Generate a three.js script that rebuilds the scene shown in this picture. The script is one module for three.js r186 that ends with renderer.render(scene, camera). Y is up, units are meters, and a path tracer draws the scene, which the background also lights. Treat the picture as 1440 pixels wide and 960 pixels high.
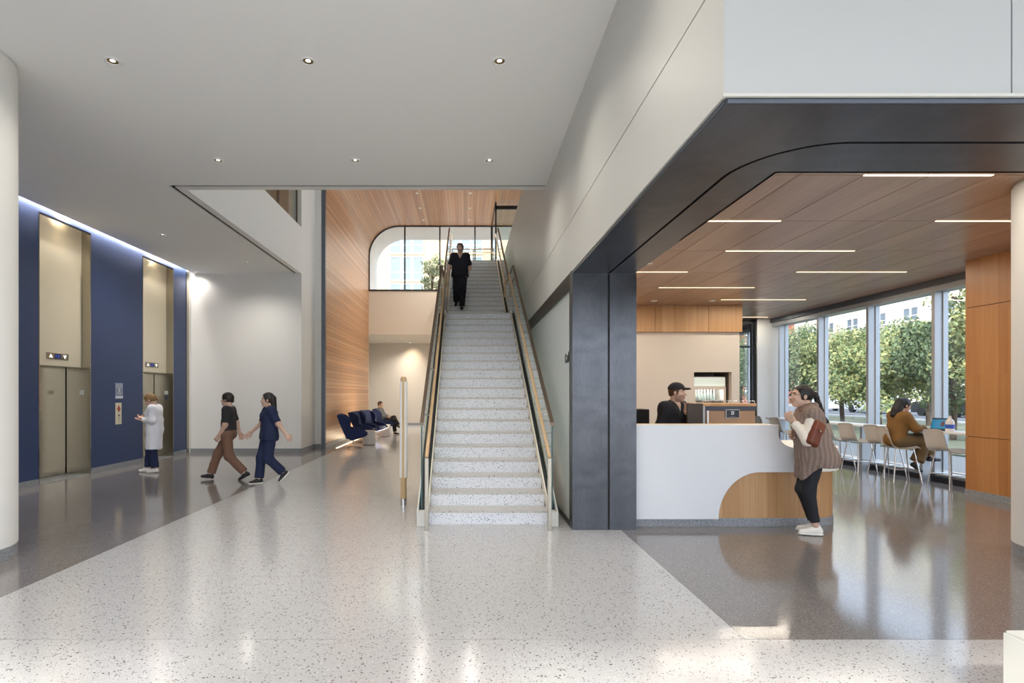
import * as THREE from 'three';
import { RoundedBoxGeometry } from 'three/addons/geometries/RoundedBoxGeometry.js';
import { mergeGeometries } from 'three/addons/utils/BufferGeometryUtils.js';
import { RectAreaLightUniformsLib } from 'three/addons/lights/RectAreaLightUniformsLib.js';
import { FontLoader } from 'three/addons/loaders/FontLoader.js';
import { TextGeometry } from 'three/addons/geometries/TextGeometry.js';
import { ImprovedNoise } from 'three/addons/math/ImprovedNoise.js';
RectAreaLightUniformsLib.init();
const font = await new FontLoader().loadAsync('fonts/droid/droid_sans_bold.typeface.json');

// ------------------------------------------------------------------ camera, sky, sun, exposure
const scene = new THREE.Scene();
const F = 750, VU = 655, VV = 553, EYE = 1.6;              // lens in pixels of the 1440x960 frame, vanishing point, eye height
const camera = new THREE.PerspectiveCamera(2 * Math.atan(480 / F) * 180 / Math.PI, 1.5, 0.05, 400);
camera.position.set(0, EYE, 0);
camera.lookAt(0, EYE, -1);
camera.setViewOffset(1440, 960, 720 - VU, 480 - VV, 1440, 960);
const renderer = new THREE.WebGLRenderer({ antialias: true });
renderer.toneMapping = THREE.LinearToneMapping;
renderer.toneMappingExposure = 1.28;
renderer.shadowMap.enabled = true;
{ // clear, slightly hazy sky, the same all round
  const w = 64, h = 256, a = new Float32Array(w * h * 4);
  for (let j = 0; j < h; j++) {
    const e = Math.max(0, (j + 0.5) / h * 2 - 1), t = Math.pow(e, 0.55);
    for (let i = 0; i < w; i++) a.set([1.06 - 0.42 * t, 1.08 - 0.32 * t, 1.12 - 0.14 * t, 1], (j * w + i) * 4);
  }
  const sky = new THREE.DataTexture(a, w, h, THREE.RGBAFormat, THREE.FloatType);
  sky.mapping = THREE.EquirectangularReflectionMapping; sky.magFilter = THREE.LinearFilter; sky.needsUpdate = true;
  scene.background = sky; scene.backgroundIntensity = 2.85;
}
const sun = new THREE.DirectionalLight(new THREE.Color(1, 0.965, 0.9), 6.2);
sun.position.set(-30, 35.6, 50); sun.target.position.set(0, 0, 0); sun.castShadow = true; sun.shadow.radius = 6;
Object.assign(sun.shadow.camera, { left: -90, right: 90, top: 60, bottom: -60, near: 1, far: 260 });
sun.shadow.mapSize.set(4096, 4096);
scene.add(sun, sun.target);
const LAMP = 1.0;                                           // one dial for all the lamps of the house

// ------------------------------------------------------------------ helpers
let seed = 7;
const rnd = () => { seed = (seed * 1664525 + 1013904223) >>> 0; return seed / 4294967296; };
const rr = (a, b) => a + (b - a) * rnd();
const noise = new ImprovedNoise();
const PX = (u, d) => (u - VU) * d / F, PY = (v, d) => EYE + (VV - v) * d / F;
const taken = {};
function numbered(n) { const k = taken[n] = (taken[n] ?? -1) + 1; return k ? `${n}_${String(k).padStart(3, '0')}` : n; }
function meta(o, label, category, group, kind) {
  if (label) o.userData.label = label;
  if (category) o.userData.category = category;
  if (group) o.userData.group = group;
  if (kind) o.userData.kind = kind;
  return o;
}
function thing(name, label, category, pos = [0, 0, 0], yaw = 0, group) {
  const g = new THREE.Group(); g.name = numbered(name); g.position.set(...pos); g.rotation.y = yaw;
  scene.add(g); return meta(g, label, category, group);
}
function struct(name, label, category, geo, mat) {
  const g = geo ? new THREE.Mesh(geo, mat) : new THREE.Group(); g.name = numbered(name); scene.add(g);
  return meta(g, label, category, null, 'structure');
}
function part(parent, name, geo, mat, label) {
  const m = new THREE.Mesh(geo, mat); m.name = name; parent.add(m); if (label) m.userData.label = label; return m;
}
function solo(name, label, category, geo, mat, group) { const m = new THREE.Mesh(geo, mat); m.name = numbered(name); scene.add(m); return meta(m, label, category, group); }
function copy(o, pos, yaw, label) { const c = o.clone(); c.name = numbered(o.name.replace(/_\d+$/, '')); c.position.set(...pos); c.rotation.y = yaw; if (label) c.userData.label = label; scene.add(c); return c; }
// uv in metres from position, by the way a face points; rot swaps the axes
function wuv(g, rot) {
  if (g.index) g = g.toNonIndexed();
  const p = g.attributes.position, n = g.attributes.normal, uv = new Float32Array(p.count * 2);
  for (let i = 0; i < p.count; i += 3) {
    let nx = 0, ny = 0, nz = 0;
    for (let k = 0; k < 3; k++) { nx += Math.abs(n.getX(i + k)); ny += Math.abs(n.getY(i + k)); nz += Math.abs(n.getZ(i + k)); }
    for (let k = 0; k < 3; k++) {
      const x = p.getX(i + k), y = p.getY(i + k), z = p.getZ(i + k);
      let a, b; if (nx >= ny && nx >= nz) { a = z; b = y; } else if (ny >= nz) { a = x; b = z; } else { a = x; b = y; }
      uv[(i + k) * 2] = rot ? b : a; uv[(i + k) * 2 + 1] = rot ? a : b;
    }
  }
  g.setAttribute('uv', new THREE.BufferAttribute(uv, 2)); return g;
}
function box(x0, x1, y0, y1, z0, z1, rot) { return wuv(new THREE.BoxGeometry(x1 - x0, y1 - y0, z1 - z0).translate((x0 + x1) / 2, (y0 + y1) / 2, (z0 + z1) / 2), rot); }
function rbox(x0, x1, y0, y1, z0, z1, r = 0.005, rot, seg = 2) { return wuv(new RoundedBoxGeometry(x1 - x0, y1 - y0, z1 - z0, seg, r).translate((x0 + x1) / 2, (y0 + y1) / 2, (z0 + z1) / 2), rot); }
// depth version: d runs away from the camera
const dbox = (x0, x1, y0, y1, d0, d1, rot) => box(x0, x1, y0, y1, -d1, -d0, rot);
const drbox = (x0, x1, y0, y1, d0, d1, r, rot) => rbox(x0, x1, y0, y1, -d1, -d0, r, rot);
function extr(pts, h, opt = {}) { // polygon or Shape extruded along +z
  const s = pts instanceof THREE.Shape ? pts : new THREE.Shape(pts.map((p) => new THREE.Vector2(p[0], p[1])));
  return new THREE.ExtrudeGeometry(s, { depth: h, bevelEnabled: !!opt.bevel, bevelSize: opt.bevel || 0, bevelThickness: opt.bevel || 0, bevelSegments: 2, curveSegments: opt.seg || 14 });
}
// polygon in (d, y) extruded in x from x0 to x1
function side(pts, x0, x1, rot, bevel) {
  const g = extr(pts.map(([d, y]) => [d, y]), x1 - x0 - 2 * (bevel || 0), { bevel }); g.translate(0, 0, bevel || 0);
  g.applyMatrix4(new THREE.Matrix4().set(0, 0, 1, x0, 0, 1, 0, 0, -1, 0, 0, 0, 0, 0, 0, 1)); return wuv(g, rot);
}
function tube(pts, r, n = 8, closed = false, seg) {
  const c = pts.length === 2 ? new THREE.LineCurve3(new THREE.Vector3(...pts[0]), new THREE.Vector3(...pts[1])) : new THREE.CatmullRomCurve3(pts.map((p) => new THREE.Vector3(...p)), closed, 'catmullrom', 0.3);
  const segs = seg || (pts.length === 2 ? 1 : pts.length * 6), g = new THREE.TubeGeometry(c, segs, r, n, closed), list = [g];
  if (!closed) for (const t of [0, 1]) { const q = c.getPointAt(t), k = new THREE.SphereGeometry(r, n, 5); k.translate(q.x, q.y, q.z); list.push(k); }
  return mergeGeometries(list.map((x) => x.toNonIndexed()));
}
function bar(a, b, w, h = w) { // square bar between two points
  const A = new THREE.Vector3(...a), B = new THREE.Vector3(...b), L = A.distanceTo(B), g = new THREE.BoxGeometry(w, h, L);
  const m = new THREE.Matrix4().lookAt(B, A, Math.abs(B.y - A.y) > 0.99 * L ? new THREE.Vector3(1, 0, 0) : new THREE.Vector3(0, 1, 0)); m.setPosition((a[0] + b[0]) / 2, (a[1] + b[1]) / 2, (a[2] + b[2]) / 2);
  return g.applyMatrix4(m).toNonIndexed();
}
const merge = (l) => mergeGeometries(l.map((g) => { const q = g.index ? g.toNonIndexed() : g; for (const k of Object.keys(q.attributes)) if (!['position', 'normal', 'uv'].includes(k)) q.deleteAttribute(k); return q; }));
const cyl = (r0, r1, h, n = 32) => new THREE.CylinderGeometry(r1, r0, h, n).translate(0, h / 2, 0);
const lathe = (pts, n = 40) => new THREE.LatheGeometry(pts.map((p) => new THREE.Vector2(p[0], p[1])), n);

// ------------------------------------------------------------------ textures
function dataTex(n, fill, size, srgb = true, m = n) { // fill(buffer n*m*3 of 0..255); size in metres
  const b = new Uint8Array(n * m * 4); fill(b, n, m); for (let i = 3; i < b.length; i += 4) b[i] = 255;
  const t = new THREE.DataTexture(b, n, m); t.wrapS = t.wrapT = THREE.RepeatWrapping; t.magFilter = THREE.LinearFilter; t.minFilter = THREE.LinearMipmapLinearFilter; t.generateMipmaps = true;
  if (srgb) t.colorSpace = THREE.SRGBColorSpace; const s = Array.isArray(size) ? size : [size, size]; t.repeat.set(1 / s[0], 1 / s[1]); t.needsUpdate = true; return t;
}
function chips(b, n, count, r0, r1, pick) { // irregular stone chips, wrapping round
  for (let c = 0; c < count; c++) {
    const x0 = rnd() * n, y0 = rnd() * n, r = rr(r0, r1), el = rr(0.55, 1), th = rr(0, 3.14), ct = Math.cos(th), st = Math.sin(th), col = pick(), q = rr(0, 6), R = Math.ceil(r * 1.3);
    for (let j = -R; j <= R; j++) for (let i = -R; i <= R; i++) {
      const x = i * ct + j * st, y = (-i * st + j * ct) / el, a = Math.atan2(y, x), rad = r * (0.86 + 0.2 * Math.sin(3 * a + q) + 0.1 * Math.sin(5 * a + 2 * q));
      if (x * x + y * y > rad * rad) continue;
      const k = ((((y0 + j) | 0) + n) % n * n + (((x0 + i) | 0) + n) % n) * 4; b[k] = col[0]; b[k + 1] = col[1]; b[k + 2] = col[2];
    }
  }
}
const shadeOf = (c, a) => { const k = 1 + rr(-a, a); return c.map((v) => Math.max(0, Math.min(255, v * k))); };
function grainFill(b, n, base, amp) { for (let i = 0; i < n * n; i++) { const k = 1 + (rnd() - 0.5) * amp; b[i * 4] = base[0] * k; b[i * 4 + 1] = base[1] * k; b[i * 4 + 2] = base[2] * k; } }
const terrazzoLight = dataTex(2048, (b, n) => {
  grainFill(b, n, [185, 185, 185], 0.08);
  chips(b, n, 26000, 1.2, 3.4, () => shadeOf([204, 204, 202], 0.06));
  chips(b, n, 16000, 0.9, 2.4, () => shadeOf([156, 150, 143], 0.12));
  chips(b, n, 7000, 1.5, 3.8, () => shadeOf([106, 101, 97], 0.2));
  chips(b, n, 2800, 1.8, 4.6, () => shadeOf([58, 54, 52], 0.25));
}, 3.2);
const terrazzoDark = dataTex(1024, (b, n) => {
  grainFill(b, n, [126, 122, 120], 0.12);
  chips(b, n, 22000, 0.8, 2.2, () => shadeOf([100, 96, 94], 0.2));
  chips(b, n, 15000, 0.8, 2.4, () => shadeOf([162, 158, 154], 0.14));
  chips(b, n, 2500, 1.0, 2.6, () => shadeOf([70, 66, 64], 0.2));
}, 1.9);
const terrazzoStair = dataTex(1024, (b, n) => {
  grainFill(b, n, [224, 226, 230], 0.03);
  chips(b, n, 7000, 1.0, 2.8, () => shadeOf([205, 207, 212], 0.05));
  chips(b, n, 5200, 1.2, 3.4, () => shadeOf([146, 151, 163], 0.15));
  chips(b, n, 1700, 1.4, 4.0, () => shadeOf([84, 88, 100], 0.2));
}, 1.9);
const graniteTex = dataTex(512, (b, n) => {
  grainFill(b, n, [142, 145, 149], 0.25);
  chips(b, n, 9000, 0.8, 2.4, () => shadeOf([186, 188, 190], 0.15));
  chips(b, n, 7000, 0.8, 2.4, () => shadeOf([88, 92, 98], 0.25));
}, 0.9);
function woodTex(base, dark, amp, size, boards, n = 1024) { // straight veneer, grain along v
  return dataTex(n, (b) => {
    const tone = []; for (let k = 0; k < boards; k++) tone.push(rr(-1, 1));
    for (let j = 0; j < n; j++) for (let i = 0; i < n; i++) {
      const u = i / n, v = j / n, bd = Math.floor(u * boards), t0 = tone[bd];
      const g = noise.noise(u * 90 + bd * 7.3, v * 1.5 + bd * 3, 1.5) * 0.6 + noise.noise(u * 260, v * 4, bd) * 0.5 + noise.noise(u * 18, v * 1.2 + bd * 9, 4) * 0.5;
      const k = Math.max(0, Math.min(1, 0.45 + amp * (g * 0.8 + t0 * 0.45)));
      const o = (j * n + i) * 4; for (let c = 0; c < 3; c++) b[o + c] = base[c] + (dark[c] - base[c]) * k;
    }
  }, size);
}
const woodWarmTex = woodTex([206, 166, 120], [170, 126, 82], 0.5, 1.9, 7);
const woodCafeTex = woodTex([184, 156, 134], [146, 118, 98], 0.55, 1.25, 4);
const woodVaultTex = woodTex([204, 166, 132], [166, 126, 94], 0.5, 1.6, 6);
const steelTex = dataTex(512, (b, n) => {
  for (let j = 0; j < n; j++) for (let i = 0; i < n; i++) {
    const x = i / n * 6.2832, y = j / n * 6.2832, g = noise.noise(3 + 1.4 * Math.cos(x), 1.4 * Math.sin(x) + 5, 1.7 * Math.cos(y) + 2 * Math.sin(y)) + 0.5 * noise.noise(9 * Math.cos(x), 9 * Math.sin(x), 8 * Math.sin(y) + 5 * Math.cos(y)) + (rnd() - 0.5) * 0.06;
    const k = (j * n + i) * 4; b[k] = 88 + 9 * g; b[k + 1] = 91 + 9 * g; b[k + 2] = 97 + 9 * g;
  }
}, 1.6);
const brushTex = dataTex(512, (b, n) => { // brushed metal, brush marks along v
  const col = []; for (let i = 0; i < n; i++) col.push(0.5 * rnd() + 0.5 * noise.noise(i * 0.11, 2, 3));
  for (let j = 0; j < n; j++) for (let i = 0; i < n; i++) { const k = (j * n + i) * 4, g = 120 + 40 * col[i] + 10 * (rnd() - 0.5); b[k] = b[k + 1] = b[k + 2] = g; }
}, 0.5, false);
const knitTex = dataTex(256, (b, n) => {
  for (let j = 0; j < n; j++) for (let i = 0; i < n; i++) { const k = (j * n + i) * 4, g = 0.9 + 0.08 * Math.sin(i / n * 6.2832 * 6 + Math.sin(j / n * 6.2832) * 0.8) + 0.2 * (rnd() - 0.5); b[k] = 152 * g; b[k + 1] = 132 * g; b[k + 2] = 120 * g; }
}, 0.28);

// ------------------------------------------------------------------ materials
const S = (color, roughness = 0.6, extra = {}) => new THREE.MeshStandardMaterial({ color, roughness, ...extra });
const M = {
  floorLight: new THREE.MeshPhysicalMaterial({ color: 0xffffff, roughness: 0.14, ior: 1.6, map: terrazzoLight }),
  floorDark: new THREE.MeshPhysicalMaterial({ color: 0xffffff, roughness: 0.11, ior: 1.75, map: terrazzoDark }),
  stair: S(0xffffff, 0.3, { map: terrazzoStair }),
  tread: S(0xe2dbd0, 0.3, { map: terrazzoStair }),  // warm tint paints in the warm light reflected by the treads
  granite: S(0xffffff, 0.35, { map: graniteTex }),
  grout: S(0x6f6a64, 0.8),
  white: S(0xe9e8e4, 0.75), ceiling: S(0xf1f1ef, 0.9), panelWhite: S(0xd3d2cb, 0.45), cream: S(0xe8dfcd, 0.7), greige: S(0xcfc6ba, 0.75),
  beige: S(0xd3c8ba, 0.35), blue: S(0x32436a, 0.42), gap: S(0x1c1b1a, 0.8),
  woodWarm: S(0xffffff, 0.42, { map: woodWarmTex }), woodPier: S(0xf4dcc0, 0.4, { map: woodWarmTex }), woodCafe: S(0xffffff, 0.3, { map: woodCafeTex }),
  vault: [0xffffff, 0xf2e8de, 0xfff4e6, 0xe8dccf].map((c) => S(c, 0.36, { map: woodVaultTex })),
  rail: S(0xcfae84, 0.45),
  steel: S(0xffffff, 0.28, { map: steelTex, metalness: 0.85 }), steelTrim: S(0x6a717b, 0.4, { metalness: 0.8 }),
  stainless: S(0xa9a396, 0.42, { metalness: 1, roughnessMap: brushTex }), chrome: S(0xd8d8d6, 0.18, { metalness: 1 }),
  bronze: S(0x756656, 0.35, { metalness: 0.8 }), alu: S(0xb2b6ba, 0.38, { metalness: 0.5 }), dark: S(0x24262a, 0.5), black: S(0x121315, 0.45),
  glass: new THREE.MeshPhysicalMaterial({ color: 0xfafafa, roughness: 0, transmission: 1, ior: 1.45 }),
  guard: new THREE.MeshPhysicalMaterial({ color: 0xf2f8f6, roughness: 0, transmission: 1, ior: 1.45 }),
  glassEdge: S(0x2f5a5c, 0.2),
  solar: new THREE.MeshPhysicalMaterial({ color: 0xe6ecf2, roughness: 0, transmission: 1, ior: 1.45 }),
  boardGlass: S(0xd4dad8, 0.2),
  navy: S(0x1b2a55, 0.85), plastic: S(0xc9c4bc, 0.5), tableWhite: S(0xeceae6, 0.35),
  asphalt: S(0x6a6a6c, 0.9), paving: S(0x9a968e, 0.9), facade: S(0xf1e6d0, 0.85), facadeTan: S(0xb3a488, 0.85), facadeWhite: S(0xf4efe6, 0.8), brick: S(0x9c5a44, 0.9), darkGlass: S(0x7d8b92, 0.08), lawn: S(0x7a7c62, 0.95),
  bark: S(0x5a4a3a, 0.95),
};
const glow = (c, i, b = 0xffffff) => new THREE.MeshStandardMaterial({ color: b, emissive: c, emissiveIntensity: i, roughness: 0.6 });
const WARM = new THREE.Color(1, 0.82, 0.56), SOFT = new THREE.Color(1, 0.93, 0.84), COOL = new THREE.Color(1, 0.96, 0.92);
function rect(parent, w, h, pos, look, color, power) { // power: total light, spread over the face
  const l = new THREE.RectAreaLight(color, power * LAMP / (w * h), w, h); l.position.set(...pos); parent.add(l);
  parent.updateWorldMatrix(true, false); const t = new THREE.Vector3(...look).applyMatrix4(parent.matrixWorld); l.lookAt(t); return l;
}
function spot(parent, pos, to, color, cd, angle = 1.0, pen = 0.9, size = 3) {
  const l = new THREE.SpotLight(color, cd * LAMP, 0, angle, pen, 2); l.position.set(...pos); l.target.position.set(...to); l.castShadow = true; l.shadow.radius = size; parent.add(l, l.target); return l;
}

// ------------------------------------------------------------------ main dimensions (metres, d = depth from the camera)
const CE = 4.85, FL2 = 5.971, CAFE = 3.67, WR = 1.25, WL = -7.45, BACK = -3.1, WIN = 8.75, SOF = 3.005;
const FARW = 14.45, LOU = 27, VAULT = 8.77, WWALL = -4.15, D2 = 22.8;

// ------------------------------------------------------------------ floor
const floor = struct('floor', 'pale speckled terrazzo floor with dark grey terrazzo zones', 'floor');
part(floor, 'floor_bed', dbox(-7.95, 9, -0.25, -0.035, BACK - 0.2, LOU + 0.3), M.grout);
const lightRows = [BACK, -1.2, 0.65, 1.6, 2.53, 3.47, 4.67, 5.61, 6.55, 7.49, 8.43, 9.37, 11.25, 13.13, 15.01, 16.9, 18.8, 20.7, 22.6, 24.8, LOU];
for (let i = 0; i < lightRows.length - 1; i++) {
  const a = lightRows[i], b = lightRows[i + 1];
  part(floor, 'terrazzo_slab', dbox(-3.648, b <= 3.5 ? 8.6 : 1.818, -0.035, 0, a + 0.0025, b - 0.0025), M.floorLight);
}
for (const [a, b] of [[BACK, 0.65], [0.65, 3.47], [3.47, 5.61], [5.61, 9.37], [9.37, 13.13], [13.13, FARW + 0.1]]) part(floor, 'dark_terrazzo_slab', dbox(-7.95, -3.652, -0.035, 0, a + 0.0025, b - 0.0025), M.floorDark);
part(floor, 'dark_terrazzo_slab', dbox(-4.95, -3.652, -0.035, 0, FARW + 0.1, LOU), M.floorDark);
{
  const R = 0.14, x0 = 1.822, x1 = 8.75, d0 = 3.4725, d1 = 20, s = new THREE.Shape();
  s.moveTo(x0, d1); s.lineTo(x0, d0 + R); s.absarc(x0 + R, d0 + R, R, Math.PI, Math.PI * 1.5, false); s.lineTo(x1, d0); s.lineTo(x1, d1); s.closePath();
  const lay = (sh) => wuv(extr(sh, 0.035).rotateX(-Math.PI / 2).translate(0, -0.035, 0));
  part(floor, 'dark_terrazzo_slab', lay(s), M.floorDark);
  const f = new THREE.Shape(); f.moveTo(x0, d0); f.lineTo(x0 + R, d0); f.absarc(x0 + R, d0 + R, R, Math.PI * 1.5, Math.PI, true); f.closePath();
  part(floor, 'terrazzo_slab', lay(f), M.floorLight);
}

// ------------------------------------------------------------------ lobby ceiling (opening over the stair) and the slab above it
const OPX = -4.65, OPI = -4.45, OPD = 8.34, OPDI = 8.52;
const ceiling = struct('ceiling', 'flat white lobby ceiling with a slot round the stair opening', 'ceiling');
part(ceiling, 'ceiling_board', dbox(-7.35, WR, CE, CE + 0.3, BACK - 0.1, OPD), M.ceiling);
part(ceiling, 'ceiling_board', dbox(WR, WIN, CE, CE + 0.3, BACK - 0.1, 2.6), M.ceiling);
part(ceiling, 'ceiling_board', dbox(-7.35, OPX, CE, CE + 0.3, OPD, FARW - 0.001), M.ceiling);
part(ceiling, 'slot_trim', dbox(OPX + 0.02, WR, CE + 0.012, CE + 0.139, OPD + 0.012, OPD + 0.05), M.gap);
part(ceiling, 'edge_band', dbox(OPX + 0.07, WR, CE, CE + 0.139, OPD + 0.065, OPDI), M.white);
part(ceiling, 'slot_trim', dbox(OPX + 0.012, OPX + 0.05, CE + 0.012, CE + 0.139, OPD + 0.055, FARW - 0.002), M.gap);
part(ceiling, 'edge_band', dbox(OPX + 0.065, OPI, CE, CE + 0.3, OPDI + 0.001, FARW - 0.001), M.white);
part(ceiling, 'slot_back', dbox(OPX + 0.001, OPX + 0.064, CE + 0.14, CE + 0.3, OPDI + 0.001, FARW - 0.001), M.gap);
part(ceiling, 'slot_back', dbox(OPX, WR, CE + 0.14, CE + 0.3, OPD + 0.001, OPDI), M.white);
part(ceiling, 'cove_top', dbox(WL - 0.1, -7.35, CE + 0.18, CE + 0.3, BACK - 0.1, FARW + 0.2), M.white);
// upper floor: slab edges round the opening
const edge = struct('wall_upper_left', 'smooth white slab edge of the upper floor beside the stair opening', 'slab edge');
part(edge, 'slab_edge', dbox(OPI - 0.25, OPI, CE + 0.3, 6.1, OPDI, FARW - 0.001), M.white);
part(edge, 'floor_slab', dbox(-9, OPI - 0.25, CE + 0.3, FL2, OPDI, FARW + 0.09), M.white);
const frontUp = struct('wall_upper_front', 'white wall of the upper floor above the lobby', 'wall', dbox(-9, 4.2, CE + 0.3, 10.3, OPDI - 0.25, OPDI), M.white);
const corridorWall = struct('wall_upper_corridor', 'brown wall of the upper corridor behind the glass guard', 'wall', dbox(-9.2, -9, FL2, 10.3, OPDI, FARW + 1.5), S(0xa08d76, 0.7));
const corridorEnd = struct('wall_upper_end', 'brown end wall of the upper corridor', 'wall');
part(corridorEnd, 'wall_face', dbox(-9.2, OPI - 0.36, FL2, 10.3, FARW + 0.1, FARW + 0.3), S(0xa08d76, 0.7));
for (const x of [-6.3, -5.7, -5.1]) part(corridorEnd, 'panel_joint', dbox(x, x + 0.02, FL2, 9, FARW + 0.09, FARW + 0.1), M.dark);
const roof = struct('ceiling_upper', 'white roof over the stair hall', 'ceiling');
part(roof, 'roof_board', dbox(-9.2, 4.2, 10.0, 10.3, OPDI - 0.25, 16.2), M.white);
const upGuard = thing('glass_guard', 'clear glass guard with thin posts on the upper slab edge', 'glass guard', [OPI - 0.12, 6.1, 0]);
for (let k = 0; k < 4; k++) { part(upGuard, 'glass_panel', box(-0.008, 0.008, 0, 1.0, -(OPDI + 0.1 + k * 1.45 + 1.43), -(OPDI + 0.1 + k * 1.45)), M.guard); part(upGuard, 'guard_post', box(-0.02, 0.02, 0, 1.03, -(OPDI + 0.08 + k * 1.45 + 1.47), -(OPDI + 0.08 + k * 1.45 + 1.45)), M.bronze); }
part(upGuard, 'top_rail', box(-0.025, 0.025, 1.0, 1.04, -(OPDI + 5.9), -(OPDI + 0.1)), M.rail);

// recessed ceiling downlights
const dlRing = lathe([[0.05, -0.001], [0.053, -0.012], [0.06, -0.015], [0.07, -0.012], [0.073, -0.0005]], 30), dlCup = lathe([[0, -0.002], [0.03, -0.002], [0.05, -0.006]], 24), dlBulb = lathe([[0, -0.004], [0.022, -0.004], [0.025, -0.002]], 20);
const mRing = S(0xeeeeea, 0.5), mCup = S(0x8a7650, 0.4, { metalness: 0.5 }), mBulb = glow(SOFT, 2);
function downlight(x, y, d, label, group, cd, k = 1) {
  const g = thing('downlight', label, 'downlight', [x, y, -d], 0, group);
  part(g, 'trim_ring', dlRing, mRing); part(g, 'reflector', dlCup, mCup); part(g, 'bulb', dlBulb, mBulb);
  g.scale.setScalar(k);
  if (cd) spot(g, [0, -0.02, 0], [0, -3, 0], SOFT, cd, 1.25, 1, 4); return g;
}
const DLX = [-3.45, -1.54, 0.33];
for (const d of [7.43, 5.21, 3.0, 0.8, -1.4]) for (const x of [-6.2, ...DLX]) {  // rows nearest the entrance are added out of view to brighten the lobby
  if (d > 3 && x < -6) continue;
  downlight(x, CE, d, d > 3 ? 'small round recessed downlight in the flat white lobby ceiling' : 'unseen round downlight added in the ceiling by the entrance for fill light', d > 3 ? 'lobby downlights' : 'added entrance downlights', 7);
}
for (const [x, d] of [[-6.2, 10.9], [-5.4, 13.2]]) downlight(x, CE, d, 'recessed downlight in the ceiling before the lifts', 'lift downlights', 14);
downlight(-7.2, CE, 14.27, 'recessed downlight in the ceiling corner beside the blue wall', 'corner downlight', 3);

// ------------------------------------------------------------------ left: blue lift wall
const wl = struct('wall_left', 'navy blue wall around the lifts', 'wall');
const EL = [[9.30, 10.60], [12.29, 13.59]], NT = 4.78, PANX = -7.62, DOORX = -7.93;
{
  const pieces = [[BACK - 0.1, EL[0][0]], [EL[0][1], EL[1][0]], [EL[1][1], 14.2]];
  for (const [a, b] of pieces) part(wl, 'blue_panel', dbox(WL - 0.6, WL, 0.11, CE + 0.3, a, b), M.blue);
  for (const [a, b] of EL) { part(wl, 'lintel', dbox(WL - 0.1, WL, NT, CE + 0.3, a, b), M.blue); part(wl, 'niche_top', dbox(WL - 0.6, WL - 0.1, CE + 0.08, CE + 0.3, a, b), M.white); };
  part(wl, 'corner_trim', dbox(WL - 0.6, WL + 0.02, 0, CE, 14.2, 14.32), M.stainless);
  part(wl, 'wall_end', dbox(WL - 0.6, WL, 0, CE + 0.3, 14.32, FARW + 0.2), M.white);
  part(wl, 'back_of_shaft', dbox(WL - 0.9, WL - 0.6, 0, CE + 0.3, BACK - 0.1, FARW + 0.2), M.white);
}
const bl = struct('baseboard_left', 'grey granite skirting along the blue wall', 'skirting');
for (const [a, b] of [[BACK, EL[0][0]], [EL[0][1], EL[1][0]], [EL[1][1], 14.2]]) part(bl, 'skirting_stone', dbox(WL - 0.3, WL + 0.012, 0, 0.11, a, b), M.granite);
{ // light slot along the top of the wall
  const g = thing('cove_light', 'long glowing light slot where the ceiling meets the blue wall', 'cove light', [-7.36, CE + 0.12, -6]);
  part(g, 'light_strip', box(-0.006, 0.012, -0.02, 0.03, -8.3, 9), glow(COOL, 5));
  rect(g, 17, 0.04, [-0.012, 0, 0.3], [-0.1, -0.3, 0.3], COOL, 70);
}
function glyphTex(w, h, draw) { const c = document.createElement('canvas'); c.width = w; c.height = h; const x = c.getContext('2d'); draw(x, w, h); const t = new THREE.CanvasTexture(c); t.colorSpace = THREE.SRGBColorSpace; return t; }
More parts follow.
